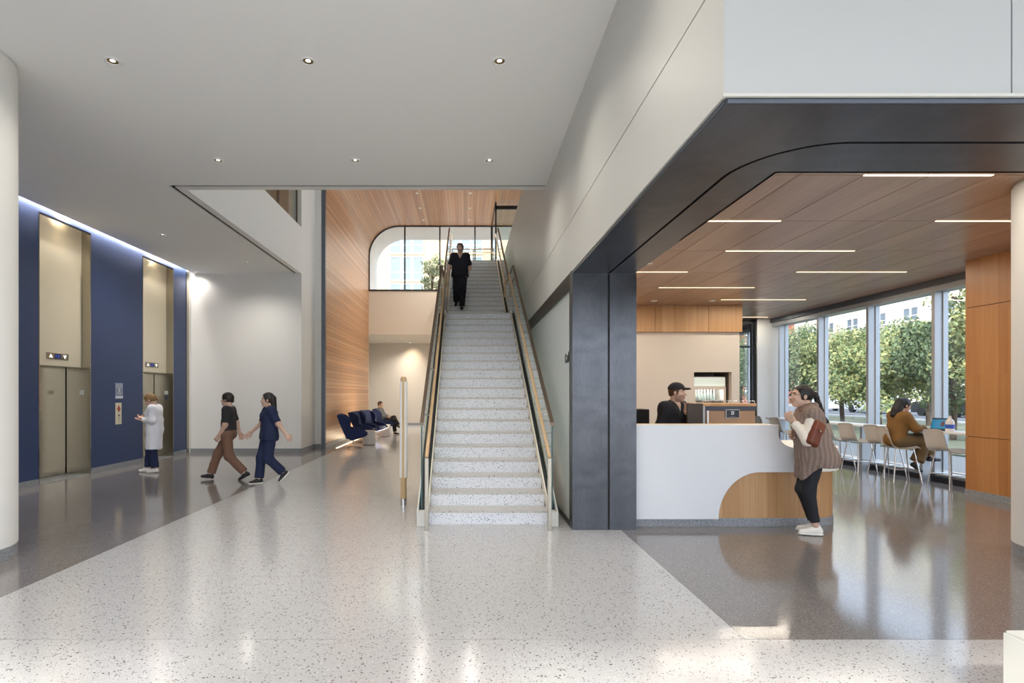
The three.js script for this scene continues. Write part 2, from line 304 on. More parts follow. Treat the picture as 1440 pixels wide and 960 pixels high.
function lift(d0, d1, num, label) {
  const c = (d0 + d1) / 2, w = (d1 - d0) / 2, g = struct('door_' + num, label, 'elevator'); g.position.set(WL, 0, -c);
  const X = (x) => x - WL;
  part(g, 'door', rbox(X(DOORX) - 0.04, X(DOORX), 0.012, 2.14, 0.002, w - 0.038, 0.003), M.stainless);
  part(g, 'door', rbox(X(DOORX) - 0.04, X(DOORX), 0.012, 2.14, -w + 0.038, -0.002, 0.003), M.stainless);
  part(g, 'sill', box(X(DOORX) - 0.05, 0, 0, 0.01, -w, w), M.alu);
  for (const s of [-1, 1]) part(g, 'jamb', box(X(DOORX) - 0.05, -0.101, 0.01, NT + 0.14, s > 0 ? w - 0.02 : -w, s > 0 ? w - 0.001 : -w + 0.02), M.stainless);
  for (const s of [-1, 1]) part(g, 'jamb', box(-0.1005, 0.004, 0.01, NT - 0.001, s > 0 ? w - 0.0195 : -w + 0.0005, s > 0 ? w - 0.0005 : -w + 0.0195), M.stainless);
  part(g, 'niche_back', box(X(DOORX) - 0.08, X(DOORX) - 0.05, 0, NT + 0.15, -w, w), M.gap);
  const tp = part(g, 'transom_panel', rbox(X(DOORX), X(PANX), 2.11, NT + 0.06, -w + 0.02, w - 0.02, 0.004), new THREE.MeshPhysicalMaterial({ color: 0xded3ba, roughness: 0.4, clearcoat: 0.3, clearcoatRoughness: 0.3 }));
  const ind = part(tp, 'indicator_plate', rbox(X(PANX) - 0.004, X(PANX) + 0.012, 2.23, 2.35, -0.27, 0.27, 0.004), M.stainless);
  part(tp, 'floor_display', new THREE.PlaneGeometry(0.15, 0.085).rotateY(Math.PI / 2).translate(X(PANX) + 0.0135, 2.29, 0), new THREE.MeshStandardMaterial({ color: 0x05070f, roughness: 0.3, emissive: 0xffffff, emissiveIntensity: 0.9, emissiveMap: glyphTex(96, 54, (x) => { x.fillStyle = '#0a1440'; x.fillRect(0, 0, 96, 54); x.fillStyle = '#4a6cff'; x.font = 'bold 44px sans-serif'; x.fillText('1', 46, 43); x.fillRect(16, 16, 8, 22); }) }));
  const up = (s, z) => { const t = extr([[-0.045, -0.03 * s], [0.045, -0.03 * s], [0, 0.04 * s]], 0.004); t.rotateY(Math.PI / 2).translate(X(PANX) + 0.012, 2.29, z); return t; };
  part(tp, 'up_arrow', up(1, 0.17), glow(new THREE.Color(1, 0.95, 0.85), 0.55)); part(tp, 'down_arrow', up(-1, -0.17), glow(new THREE.Color(1, 0.95, 0.85), 0.55));
  part(g, 'floor_plate', new THREE.BoxGeometry(0.085, 0.085, 0.004).translate(-0.17, 1.62, -w + 0.0225), S(0xf2f2f2, 0.5, { map: glyphTex(64, 64, (x) => { x.fillStyle = '#f0f0ee'; x.fillRect(0, 0, 64, 64); x.fillStyle = '#22304a'; x.font = 'bold 44px sans-serif'; x.fillText('1', 30, 48); x.font = 'bold 26px sans-serif'; x.fillText('*', 10, 36); }) }));
  if (num === 2) part(g, 'jamb_notice', new THREE.BoxGeometry(0.08, 0.09, 0.004).translate(-0.17, 1.5, -w + 0.0225), S(0x3b4a63, 0.5));
  const lt = part(g, 'niche_light', box(X(PANX) + 0.03, X(PANX) + 0.05, NT + 0.11, NT + 0.13, -w + 0.05, w - 0.05), glow(WARM, 4));
  rect(g, 0.03, 2 * w - 0.1, [X(PANX) + 0.04, NT + 0.105, 0], [X(PANX) + 0.03, 0, 0], WARM, 13);
  return g;
}
lift(...EL[0], 1, 'stainless steel elevator whose doors nobody stands before');
lift(...EL[1], 2, 'stainless steel elevator behind the woman in the white coat');
{ // call station and notice between the lifts
  const d = 11.45;
  const pl = thing('wall_sign', 'grey notice plaque above the elevator call buttons', 'sign', [WL, 1.655, -d]);
  part(pl, 'plaque', rbox(0, 0.012, -0.17, 0.17, -0.125, 0.125, 0.004), S(0x868da0, 0.5));
  part(pl, 'print', new THREE.PlaneGeometry(0.24, 0.33).rotateY(Math.PI / 2).translate(0.0135, 0, 0), S(0xffffff, 0.6, { map: glyphTex(128, 176, (x) => { x.fillStyle = '#868da0'; x.fillRect(0, 0, 128, 176); x.fillStyle = '#c4c9d4'; for (let i = 0; i < 9; i++) x.fillRect(8 + i * 13, 8, 4, 52); x.fillStyle = '#dfe2e8'; x.beginPath(); x.arc(64, 62, 8, 0, 7); x.fill(); x.fillRect(56, 72, 17, 24); x.fillRect(52, 100, 24, 4); x.fillStyle = '#c4c9d4'; x.fillRect(20, 112, 90, 4); x.fillRect(30, 124, 80, 3); x.fillStyle = '#dfe2e8'; x.fillRect(0, 148, 128, 24); }) }));
  const cs = thing('call_station', 'narrow beige elevator call plate with a red fire symbol', 'call buttons', [WL, 1.17, -d + 0.02]);
  part(cs, 'plate', rbox(0, 0.012, -0.23, 0.23, -0.1, 0.1, 0.004), S(0xd6cfb8, 0.4));
  const diamond = (y, z, s) => extr([[-s, 0], [0, -s * 1.2], [s, 0], [0, s * 1.2]], 0.004).rotateY(Math.PI / 2).translate(0.012, y, z);
  part(cs, 'red_symbol', merge([diamond(0.14, 0, 0.03), diamond(0.1, 0.032, 0.026), diamond(0.1, -0.032, 0.026), diamond(0.06, 0, 0.03)]), S(0xb03a30, 0.5));
  part(cs, 'call_button', new THREE.CylinderGeometry(0.018, 0.018, 0.01, 20).rotateZ(Math.PI / 2).translate(0.016, -0.04, 0), M.black);
  part(cs, 'call_button', new THREE.CylinderGeometry(0.014, 0.014, 0.008, 20).rotateZ(Math.PI / 2).translate(0.015, -0.1, 0), M.stainless);
  part(cs, 'print', merge([box(0.012, 0.0135, -0.19, -0.13, -0.006, 0.0), box(0.012, 0.0135, -0.19, -0.13, 0.008, 0.012)]), S(0xaaa590, 0.6));
}

// ------------------------------------------------------------------ far white wall, return and steel edged wood vault
const wf = struct('wall_far', 'plain white wall at the end of the lift lobby', 'wall', dbox(WL - 0.1, OPI - 0.351, 0, CE, FARW, FARW + 0.3), M.white);
const bf = struct('baseboard_far', 'grey granite skirting under the plain white wall', 'skirting', dbox(WL, OPI + 0.012, 0, 0.11, FARW - 0.012, FARW), M.granite);
const ret = struct('wall_return', 'narrow white return wall beside the steel edged wood wall', 'wall');
part(ret, 'return_face', dbox(OPI - 0.35, OPI, 0, 10.2, FARW, 15.72), M.white);
part(ret, 'return_end', dbox(OPI - 0.35, -4.265, 0, 10.2, 15.72, 15.9), M.white);
part(ret, 'skirting_stone', dbox(OPI, OPI + 0.012, 0, 0.11, FARW - 0.012, 15.708), M.granite);
part(ret, 'skirting_stone', dbox(OPI, -4.265, 0, 0.11, 15.708, 15.72), M.granite);
part(ret, 'upper_closure', dbox(-3, 4.2, VAULT + 0.35, 10.2, 15.75, 15.9), M.white);
{
  const RAD = 1.3, trim = struct('trim_1', 'dark grey steel edge running up the wood wall and round its curve', 'steel trim');
  const arcPts = (off, n = 14) => { const o = []; for (let i = 0; i <= n; i++) { const a = Math.PI - i / n * Math.PI / 2; o.push([WWALL + RAD + (RAD + off) * Math.cos(a), VAULT - RAD + (RAD + off) * Math.sin(a)]); } return o; };
  const outer = [[WWALL - 0.12, 0], ...arcPts(0.12), [4, VAULT + 0.12]], inner = [[4, VAULT], ...arcPts(0).reverse(), [WWALL, 0]];
  part(trim, 'steel_edge', extr([...outer, ...inner], 0.1).translate(0, 0, -15.85), M.steelTrim);
  // planks along the depth: wall, curve, ceiling
  const vault = struct('wall_wood', 'warm wood plank wall that curves up into the ceiling', 'wood wall');
  const L = D2 - 15.85, PW = 0.116;
  const plank = wuv(new THREE.BoxGeometry(0.02, PW - 0.004, L), false); { const uv = plank.attributes.uv, p = plank.attributes.position; for (let i = 0; i < p.count; i++) uv.setXY(i, p.getY(i) + p.getX(i), p.getZ(i)); }
  const plankVar = [0, 1, 2, 3, 4].map((k) => { const q = plank.clone(), uv = q.attributes.uv; for (let i = 0; i < uv.count; i++) uv.setXY(i, uv.getX(i) + k * 0.31 + 0.06, uv.getY(i) * 0.35 + k * 0.37); return q; });
  const arcL = RAD * Math.PI / 2, wallL = VAULT - RAD, total = wallL + arcL + (4 - (WWALL + RAD)), n = Math.floor(total / PW);
  for (let i = 0; i < n; i++) {
    const s = (i + 0.5) * PW; let x, y, a;
    if (s < wallL) { x = WWALL - 0.01; y = s; a = 0; } else if (s < wallL + arcL) { const t = (s - wallL) / RAD; x = WWALL + RAD - (RAD + 0.01) * Math.cos(t); y = VAULT - RAD + (RAD + 0.01) * Math.sin(t); a = -t; } else { x = WWALL + RAD + (s - wallL - arcL); y = VAULT + 0.01; a = -Math.PI / 2; }
    if (y < 0.12) continue;
    const m = part(vault, 'plank', plankVar[Math.floor(rnd() * 5)], M.vault[Math.floor(rnd() * 4)]); m.position.set(x, y, -(15.85 + L / 2)); m.rotation.z = a;
  }
  const o2 = [[WWALL - 0.3, 0], [WWALL - 0.3, VAULT + 0.3], [4, VAULT + 0.3], [4, VAULT + 0.024], ...arcPts(0.024).reverse(), [WWALL - 0.024, 0]];
  part(vault, 'backing', extr(o2, L + 0.02).translate(0, 0, -D2), M.gap);
  part(vault, 'skirting_stone', dbox(WWALL - 0.02, WWALL + 0.012, 0, 0.11, 15.86, D2), M.granite);
  for (const [u, v] of [[586.5, 271.4], [661.5, 271.4], [591, 292.5], [661, 292.5], [595.5, 309.4], [660, 309.4]]) { const d = (VAULT - EYE) * F / (VV - v); downlight(PX(u, d), VAULT, d, 'tiny downlight in the wood plank ceiling over the stair', 'wood ceiling downlights', 22, 0.8); }
  // exterior hood carrying the same curve outside the window
  const hood = struct('wall_hood', 'white curved hood outside the arched upper window', 'hood', extr([[WWALL - 0.6, 5.6], [WWALL - 0.6, VAULT + 0.8], [4, VAULT + 0.8], [4, VAULT], ...arcPts(0).reverse(), [WWALL, 5.6]], 2.0).translate(0, 0, -24.95), M.white);
  // arched window
  const wn = struct('window_1', 'arched upper window with slim dark mullions over the lounge', 'window');
  const gl = new THREE.Shape([[WWALL, FL2 + 0.06], ...arcPts(0), [4, VAULT], [4, FL2 + 0.06]].map((p) => new THREE.Vector2(...p)));
  const fr = [[WWALL, FL2], ...arcPts(0), [4, VAULT], [4, VAULT - 0.04], ...arcPts(-0.04).reverse(), [WWALL + 0.04, FL2]];
  part(wn, 'frame', extr(fr, 0.08).translate(0, 0, -D2 - 0.08), M.dark);
  const mx = [-2.61, -1.11, 0.395, 1.1, 2.6];
  part(wn, 'pane', extr([[WWALL + 0.03, FL2 + 0.05], ...arcPts(-0.03), [mx[0], VAULT - 0.03], [mx[0], FL2 + 0.05]], 0.012).translate(0, 0, -D2 - 0.05), M.glass);
  for (let i = 0; i < mx.length; i++) { part(wn, 'mullion', dbox(mx[i] - 0.028, mx[i] + 0.028, FL2, VAULT, D2, D2 + 0.1), M.dark); part(wn, 'pane', dbox(mx[i] + 0.028, mx[i + 1] ? mx[i + 1] - 0.028 : 4, FL2 + 0.05, VAULT - 0.03, D2 + 0.04, D2 + 0.052), M.glass); }
  part(wn, 'sill', dbox(WWALL, 4, FL2, FL2 + 0.07, D2 - 0.02, D2 + 0.1), M.dark);
}
const par = struct('wall_parapet', 'plain greige slab front below the arched window', 'wall', dbox(WWALL, -0.62, 4.12, FL2, D2, D2 + 0.3), M.greige);
struct('ceiling_lounge', 'low white ceiling over the back of the lounge', 'ceiling', dbox(-5.1, WR, 4.12, 4.4, D2 + 0.3, LOU + 0.2), M.greige);
struct('ceiling_bridge', 'underside of the upper floor at the top of the stair', 'ceiling', dbox(-0.62, 4.2, FL2 - 0.45, FL2, 17.53, D2 + 0.2), M.greige);
struct('wall_lounge_far', 'pale greige end wall of the lounge', 'wall', dbox(-5.1, WR, 0, 4.12, LOU, LOU + 0.2), M.greige);
struct('baseboard_lounge', 'grey skirting under the lounge end wall', 'skirting', dbox(-4.9, WR, 0, 0.11, LOU - 0.012, LOU), M.granite);
struct('wall_lounge_side', 'white side wall of the lounge beyond the wood wall', 'wall', dbox(-5.1, -4.9, 0, 4.4, D2, LOU), M.white);
{ // in-floor wall washer along the wood wall
  const g = thing('floor_light', 'glowing linear floor light along the foot of the wood wall', 'floor light', [-3.78, 0, -19]);
  part(g, 'light_lens', box(-0.025, 0.025, -0.01, 0.004, -3.4, 3.4), glow(WARM, 3.0));
  rect(g, 0.05, 6.8, [0, 0.012, 0], [-0.35, 1.2, 0], WARM, 55);
  const w = thing('accent_light', 'small ceiling accent light washing the lounge end wall', 'accent light', [-2.75, 4.12, -26.3]);
  part(w, 'housing', cyl(0.05, 0.05, 0.02).translate(0, -0.02, 0), M.white); part(w, 'bulb', cyl(0.035, 0.035, 0.006).translate(0, -0.026, 0), mBulb);
  spot(w, [0, -0.04, 0], [0.1, -1.2, -0.9], WARM, 5, 0.7, 0.8, 2);
  for (const [x, d] of [[-3, 24.4], [-1, 24.4], [-3, 26], [0.4, 26]]) downlight(x, 4.12, d, 'recessed downlight in the low lounge ceiling', 'lounge downlights', 20);
}

// ------------------------------------------------------------------ right: white bulkhead, steel portal, glass board wall
const bh = struct('wall_right', 'white panelled bulkhead wall that runs up beside the stair', 'wall');
{
  const yb = 3.05, ys = 3.655, T = 0.35;
  part(bh, 'wall_panel', dbox(WR + 0.012, WR + 0.03, ys - 0.01, ys + 0.02, 2.6, D2), M.gap);
  part(bh, 'wall_panel', dbox(WR, WR + T, yb, ys - 0.006, 2.585, 17.53), M.panelWhite);
  part(bh, 'wall_panel', dbox(WR, WR + T, ys + 0.006, CE + 0.3, 2.585, OPDI), M.panelWhite);
  part(bh, 'wall_panel', dbox(WR, WR + T, ys + 0.006, 6.12, OPDI, 17.53), M.panelWhite);
  part(bh, 'core', dbox(WR + 0.03, WR + T, yb, 6.0, 2.62, 17.5), M.white);
  part(bh, 'wall_panel', dbox(WR, WR + T, 0, yb, 12.9, LOU), M.panelWhite);
  part(bh, 'wall_panel', dbox(WR, WR + T, yb, FL2 - 0.45, 17.53, LOU), M.panelWhite);
  const sx = PX(1422, 2.585), FP = S(0xbcbebe, 0.5);
  part(bh, 'front_panel', dbox(WR + 0.001, sx - 0.004, yb, CE, 2.583, 2.605), FP);
  part(bh, 'front_panel', dbox(sx + 0.004, 5.2, yb, CE, 2.583, 2.605), FP);
  part(bh, 'front_panel', dbox(5.208, WIN, yb, CE, 2.583, 2.605), FP);
  part(bh, 'front_core', dbox(WR + 0.03, WIN, yb, CE + 0.3, 2.61, 3.3), M.white);
  part(bh, 'edge_lip', merge([dbox(WR - 0.005, WIN, yb - 0.016, yb - 0.001, 2.574, 2.59), dbox(WR - 0.006, WR + 0.012, yb - 0.0165, yb - 0.0015, 2.575, 6.25)]), M.panelWhite);
  const up = struct('wall_upper_right', 'upper corridor wall below and above the side windows', 'wall'), g = S(0xb9b3aa, 0.6);
  part(up, 'wall_face', dbox(4.0, 4.2, FL2, 6.5, OPDI, D2 + 0.3), g); part(up, 'wall_face', dbox(4.0, 4.2, 9.85, 10.3, OPDI, 16), g); part(up, 'wall_face', dbox(4.0, 4.2, 8.6, 10.3, 16, D2 + 0.3), g);
  const uw = struct('window_6', 'tall side windows of the upper corridor facing the wood wall', 'window');
  const cuts = [OPDI, 10.3, 12.1, 13.9, 16, 17.8, 19.9]; for (let k = 0; k < cuts.length - 1; k++) { const top = k < 4 ? 9.85 : 8.6; part(uw, 'pane', dbox(4.08, 4.092, 6.5, top, cuts[k] + 0.03, cuts[k + 1] - 0.03), M.glass); part(uw, 'mullion', dbox(4.0, 4.15, 6.5, top, cuts[k + 1] - 0.03, cuts[k + 1] + 0.03), M.alu); }
  part(up, 'wall_face', dbox(4.0, 4.2, 6.5, 8.6, 19.93, D2 + 0.3), g);
  struct('ceiling_upper_corridor', 'floor slab of the upper corridor behind the bulkhead', 'slab', dbox(WR + T, 4.2, FL2 - 0.4, FL2 - 0.001, OPDI, 17.53), M.white);
}
const portal = struct('trim_2', 'dark blackened steel portal framing the cafe opening', 'portal'); portal.position.set(WR, 0, -6.25);
{
  const L = (x) => x - WR, D = (d) => 6.25 - d, gx = 1.675;
  const bxp = (x0, x1, y0, y1, d0, d1) => box(L(x0), L(x1), y0, y1, D(d1), D(d0));
  part(portal, 'jamb_plate', bxp(WR, gx - 0.012, 0, SOF, 6.25, 6.4), M.steel);
  part(portal, 'jamb_plate', bxp(gx + 0.012, 2.0, 0, SOF, 6.25, 6.4), M.steel);
  part(portal, 'groove', bxp(gx - 0.012, gx + 0.012, 0, SOF, 6.275, 6.4), M.black);
  part(portal, 'jamb_side', bxp(1.985, 2.0, 0, SOF, 6.4, 6.9), M.steel);
  // soffit with a curved groove turning the corner
  const R = 0.5, gd = 2.99, mk = (pts, y0, y1, m, n) => { const g = extr(pts instanceof THREE.Shape ? pts : new THREE.Shape(pts.map(([x, d]) => new THREE.Vector2(L(x), d - 6.25))), y1 - y0).rotateX(-Math.PI / 2).translate(0, y0, 0); return part(portal, n, wuv(g), m); };
  const arc = (r) => { const o = []; for (let i = 0; i <= 16; i++) { const a = Math.PI + i / 16 * Math.PI / 2; o.push([gx + R + r * Math.cos(a), gd + R + r * Math.sin(a)]); } return o; };
  mk([[WR, 6.4], ...[[WR + 0.012, 2.592], [WIN, 2.592], [WIN, gd - 0.012]], ...arc(R + 0.012).reverse(), [gx - 0.012, 6.4]], SOF, SOF + 0.03, M.steel, 'soffit_plate');
  mk([[gx + 0.012, 6.25], ...arc(R - 0.012), [WIN, gd + 0.012], [WIN, 3.4], [1.98, 3.4], [1.98, 6.25]], SOF, SOF + 0.03, M.steel, 'soffit_plate');
  mk([[WR, 6.4], [WR, 2.62], [WIN, 2.62], [WIN, 3.39], [1.97, 3.39], [1.97, 6.4]], SOF + 0.032, SOF + 0.045, M.black, 'soffit_backing');
  part(portal, 'fascia_lip', bxp(WR + 0.02, WIN, SOF + 0.002, 3.028, 2.587, 2.5915), M.steelTrim);
  part(portal, 'fascia_lip', bxp(WR + 0.006, WR + 0.0115, SOF + 0.002, 3.028, 2.6, 6.249), M.steelTrim);
  part(portal, 'inner_upstand', bxp(1.96, 1.98, SOF, CAFE + 0.1, 3.4, 6.4), M.steel);
  part(portal, 'inner_upstand', bxp(1.96, WIN, SOF, CAFE + 0.1, 3.38, 3.4), M.steel);
}
const gw = thing('glass_board_wall', 'pale frosted glass wall with dark lettering beside the stair', 'glass wall', [WR, 0, -6.4]);
{
  const D = (d) => 6.4 - d;
  part(gw, 'header', box(0.0, 0.2, 2.85, 3.045, D(12.9), D(6.4)), M.bronze.clone()); gw.children[0].material.color.set(0x33302f);
  part(gw, 'frame', merge([box(0.0, 0.1, 0, 2.85, D(6.44), D(6.4)), box(0, 0.1, 0, 0.05, D(12.9), D(6.44))]), M.dark);
  for (let i = 0; i < 3; i++) part(gw, 'glass_panel', box(0.02, 0.05, 0.05, 2.85, D(6.44 + (i + 1) * 2.15 - 0.004), D(6.44 + i * 2.15)), M.boardGlass);
  part(gw, 'backing', box(0.06, 0.35, 0, 3.045, D(12.9), D(6.4)), M.white);
  const f = font, t = new TextGeometry('Cafe', { font: f, size: 0.115, depth: 0.006, curveSegments: 5 }); t.computeBoundingBox(); const tw = t.boundingBox.max.x;
  const acc = bar([tw - 0.055, 0.105, 0.003], [tw - 0.025, 0.135, 0.003], 0.018, 0.006);
  part(gw, 'lettering', merge([t, acc]).scale(0.34 / tw, 1, 1).rotateY(-Math.PI / 2).translate(0.019, 1.985, D(6.81)), S(0x3b3d3f, 0.6), 'dark grey word lettering');
}

// ------------------------------------------------------------------ staircase
{
  const r = 0.1706, t = 0.287, a = -0.452, b = 1.004, d0 = 6.52, dl = d0 + 19 * t, d2 = 13.5, dt = d2 + 14 * t;
  const st = thing('staircase', 'long pale speckled terrazzo staircase with glass sides and wood handrails', 'staircase', [0, 0, 0]);
  for (let n = 1; n <= 35; n++) {
    const d = n <= 20 ? d0 + (n - 1) * t : d2 + (n - 21) * t, dep = n === 20 ? d2 - dl : t, y1 = n * r;
    const s = part(st, 'step', dbox(a, b, Math.max(0, y1 - 2 * r), y1 - 0.03, d, d + dep + 0.02), M.stair);
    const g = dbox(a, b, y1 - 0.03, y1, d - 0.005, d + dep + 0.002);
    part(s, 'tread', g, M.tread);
  }
  const nose = (d) => d < dl ? r + (d - d0) * r / t : d < d2 - t * 0.8 ? 20 * r : Math.min(35 * r, 20 * r + (d - (d2 - t)) * r / t);
  const L = [6.42, 6.9, dl, d2 - t, dt, dt + 0.5];
  const ribbon = (lo, hi, da = 6.42, db = dt + 0.3) => { const k = [da, ...L.filter((x) => x > da && x < db), db], N = (d) => d >= d2 - t ? Math.min(35 * r, 20 * r + (d - (d2 - t)) * r / t) : nose(d); return [...k.map((d) => [d, Math.max(0, N(d) + lo)]), ...k.slice().reverse().map((d) => [d, Math.max(0.012, N(d) + hi)])]; };
  part(st, 'soffit', side(ribbon(-0.62, -0.36, 7.2), a, b), M.white);
  for (const [o0, o1, i0, i1, gx, rx] of [[-0.591, -0.573, -0.468, -0.452, -0.541, -0.458], [1.095, 1.113, 1.004, 1.02, 1.058, 0.98]]) {
    part(st, 'outer_stringer', side(ribbon(-0.6, 0.07), o0, o1), M.panelWhite);
    part(st, 'inner_stringer', side(ribbon(-0.1, 0.06, 6.52), i0, i1), M.cream);
    const cx = [Math.min(o1, i1), Math.max(o0, i0)].sort((p, q) => p - q);
    part(st, 'glass_channel', side(ribbon(-0.4, -0.01, 6.52), cx[0], cx[1]), M.dark);
    part(st, 'stringer_end', rbox(Math.min(o0, i0), Math.max(o1, i1), 0, 0.175, -6.54, -6.4, 0.006), M.panelWhite);
    // glass panels
    const cuts = [6.54, 7.65, 8.76, 9.87, 10.98, dl + 0.05, d2 - t, 14.2, 15.3, 16.4, dt + 0.28];
    for (let k = 0; k < cuts.length - 1; k++) { part(st, 'glass_panel', side(ribbon(0.0, 1.03, cuts[k] + 0.006, cuts[k + 1] - 0.006), gx - 0.007, gx + 0.007), M.guard); }
    part(st, 'glass_edge', dbox(gx - 0.008, gx + 0.008, 0.19, 1.2, 6.536, 6.545), M.glassEdge);
    part(st, 'cap_rail', side(ribbon(1.03, 1.07, 6.53), gx - 0.022, gx + 0.022), M.bronze);
    // handrail and its newel post
    const N = (d) => d >= d2 - t ? Math.min(35 * r, 20 * r + (d - (d2 - t)) * r / t) : d > dl ? 20 * r : r + (d - d0) * r / t;
    part(st, 'newel_post', rbox(rx - 0.022, rx + 0.022, 0, 0.845, -6.275, -6.225, 0.004), M.stainless);
    const flat = (pts) => { const l = []; for (let i = 0; i + 1 < pts.length; i++) l.push(tube([pts[i], pts[i + 1]], 0.022, 10)); return merge(l); };
    part(st, 'handrail', flat([[rx, 0.862, -6.25], [rx, N(dl) + 0.86, -dl], [rx, N(dl) + 0.86, -(d2 - t - 0.25)]]), M.rail);
    part(st, 'handrail', flat([[rx, N(d2) + 0.45, -(d2 - 0.1)], [rx, N(d2) + 0.8, -(d2 - 0.1)], [rx, N(dt) + 0.86, -dt], [rx, N(dt) + 0.86, -(dt + 0.3)]]), M.rail);
    for (const d of [7.1, 8.2, 9.3, 10.4, 11.5, 14.0, 15.2, 16.4]) part(st, 'rail_bracket', tube([[gx, N(d) + 0.8, -d], [rx, N(d) + 0.8, -d], [rx, N(d) + 0.845, -d]], 0.009, 6, false, 6), M.chrome);
  }
  // guard across the upper landing and the glazed room beside it
  const g = thing('landing_guard', 'glass guard with twin rails across the upper landing', 'glass guard', [0, FL2, -20]);
  part(g, 'glass_panel', box(-0.5, 1.05, 0.02, 0.98, -0.008, 0.008), M.guard);
  part(g, 'top_rail', tube([[-0.5, 1.04, 0], [1.05, 1.04, 0]], 0.022), M.bronze); part(g, 'second_rail', tube([[-0.5, 0.9, 0.05], [1.05, 0.9, 0.05]], 0.02), M.rail);
  for (const x of [-0.5, 0.28, 1.05]) part(g, 'guard_post', box(x - 0.015, x + 0.015, 0, 1.02, -0.015, 0.015), M.bronze);
  const lg = thing('landing_side_guard', 'clear glass guard along the open edge of the upper landing', 'glass guard', [-0.57, FL2, -17.9]);
  part(lg, 'glass_panel', box(-0.007, 0.007, 0, 1.03, -4.8, 0), M.guard); part(lg, 'top_rail', box(-0.022, 0.022, 1.03, 1.07, -4.8, 0), M.bronze);
  const rm = struct('window_2', 'black framed glass partition at the top of the stair', 'window');
  part(rm, 'frame', merge([dbox(1.1, 1.16, FL2, VAULT, 20.03, 20.09), dbox(1.1, 2.4, VAULT - 0.25, VAULT - 0.12, 20.03, 20.09), dbox(1.1, 1.14, VAULT - 0.05, VAULT, 20.09, D2), dbox(1.1, 1.14, FL2, FL2 + 0.05, 20.09, D2), dbox(2.34, 2.4, FL2, VAULT, 20.03, 20.09)]), M.black);
  part(rm, 'pane', dbox(1.115, 1.127, FL2 + 0.05, VAULT - 0.05, 20.1, D2 - 0.01), M.guard);
  part(rm, 'pane', dbox(1.16, 2.34, FL2 + 0.02, VAULT - 0.22, 20.05, 20.062), M.guard);
  part(rm, 'pane', dbox(2.4, 4, FL2 + 0.02, VAULT, 20.05, 20.062), M.guard);
}

// ------------------------------------------------------------------ columns
function column(name, label, x, d, top) {
  const g = struct(name, label, 'column'); g.position.set(x, 0, -d);
  part(g, 'shaft', lathe([[0.455, 0.12], [0.46, 0.125], [0.46, top - 0.03], [0.445, top - 0.028], [0.445, top]], 72), M.white);
  part(g, 'stone_base', wuv(new THREE.CylinderGeometry(0.456, 0.456, 0.12, 72).translate(0, 0.06, 0)), M.granite); return g;
}
column('column', 'thick white round column before the blue wall', -4.86, 5.08, CE);
column('column', 'thick white round column in front of the wood clad pier', 5.84, 5.07, CAFE);

// ------------------------------------------------------------------ cafe: ceiling, windows, pier, back wall
const cc = struct('ceiling_cafe', 'brown wood panel ceiling of the cafe', 'ceiling');
const JX = (k) => 1.914 + 0.622 * k, RD = (k) => 5.06 + 1.345 * k;
{
  const w = 0.622, l = 1.345, geos = [0, 1, 2, 3, 4, 5].map((k) => { const g = wuv(new RoundedBoxGeometry(w - 0.008, 0.02, l - 0.008, 1, 0.002)), uv = g.attributes.uv; for (let i = 0; i < uv.count; i++) uv.setXY(i, uv.getX(i) + k * 0.211, uv.getY(i) + k * 0.77); return g; });
  for (let i = 0; i < 11; i++) for (let j = -1; j < 10; j++) { const m = part(cc, 'ceiling_panel', geos[Math.floor(rnd() * 6)], M.woodCafe); m.position.set(JX(i) + w / 2, CAFE + 0.01, -(RD(j) + l / 2)); }
  part(cc, 'backing', dbox(1.9, WIN + 0.2, CAFE + 0.03, CAFE + 0.2, 3.38, 20), M.gap);
  const strips = [[0, 3.78, 5.0], [1, 1.92, 3.78], [1, 5.646, 7.512], [2, 3.78, 5.646], [3, 1.92, 3.78], [3, 5.646, 7.512], [4, 3.78, 5.646], [5, 1.92, 3.78], [5, 5.646, 7.512], [7, 7.49, 8.2]];
  const m = glow(new THREE.Color(1, 0.78, 0.45), 1.5);
  for (const [k, x0, x1] of strips) {
    const g = thing('linear_light', 'slim glowing linear light set between wood ceiling panels', 'linear light', [(x0 + x1) / 2, CAFE, -RD(k)], 0, 'cafe linear lights');
    part(g, 'diffuser', rbox(-(x1 - x0) / 2, (x1 - x0) / 2, -0.006, 0.012, -0.017, 0.017, 0.004), m);
    rect(g, x1 - x0, 0.034, [0, -0.009, 0], [0, -3, 0], new THREE.Color(1, 0.9, 0.76), 6.5 * (x1 - x0) / 1.87);
  }
}
const cw = struct('window_3', 'tall cafe window wall with grey mullions looking out on trees', 'window');
{
  const mds = []; for (let k = -8; k <= 6; k++) mds.push(9.78 + 1.61 * k);
  for (const d of mds) part(cw, 'mullion', merge([dbox(8.6, WIN + 0.06, 0.1, 3.52, d, d + 0.07), dbox(WIN - 0.01, WIN + 0.08, 0.1, 3.52, d - 0.02, d + 0.09)]), M.alu);
  for (let i = 0; i + 1 < mds.length; i++) part(cw, 'pane', dbox(WIN, WIN + 0.012, 0.2, 3.5, mds[i] + 0.07, mds[i + 1]), M.solar);
  part(cw, 'head', dbox(8.55, WIN + 0.1, 3.46, CAFE, BACK, 20), M.alu);
  part(cw, 'head_line', dbox(8.5, 8.56, 3.56, CAFE, BACK, 20), M.steelTrim);
  part(cw, 'curb', dbox(8.6, WIN + 0.1, 0, 0.14, BACK, 20), M.alu);
  part(cw, 'curb_heater', dbox(8.52, 8.6, 0, 0.1, 8.4, 14.8), M.dark);
  part(cw, 'upper_wall', dbox(WIN - 0.05, WIN + 0.25, CAFE, CE + 0.4, BACK - 0.1, 20), M.white);
}
const pier = struct('wall_pier', 'warm wood clad pier between the cafe windows and the round column', 'wood pier');
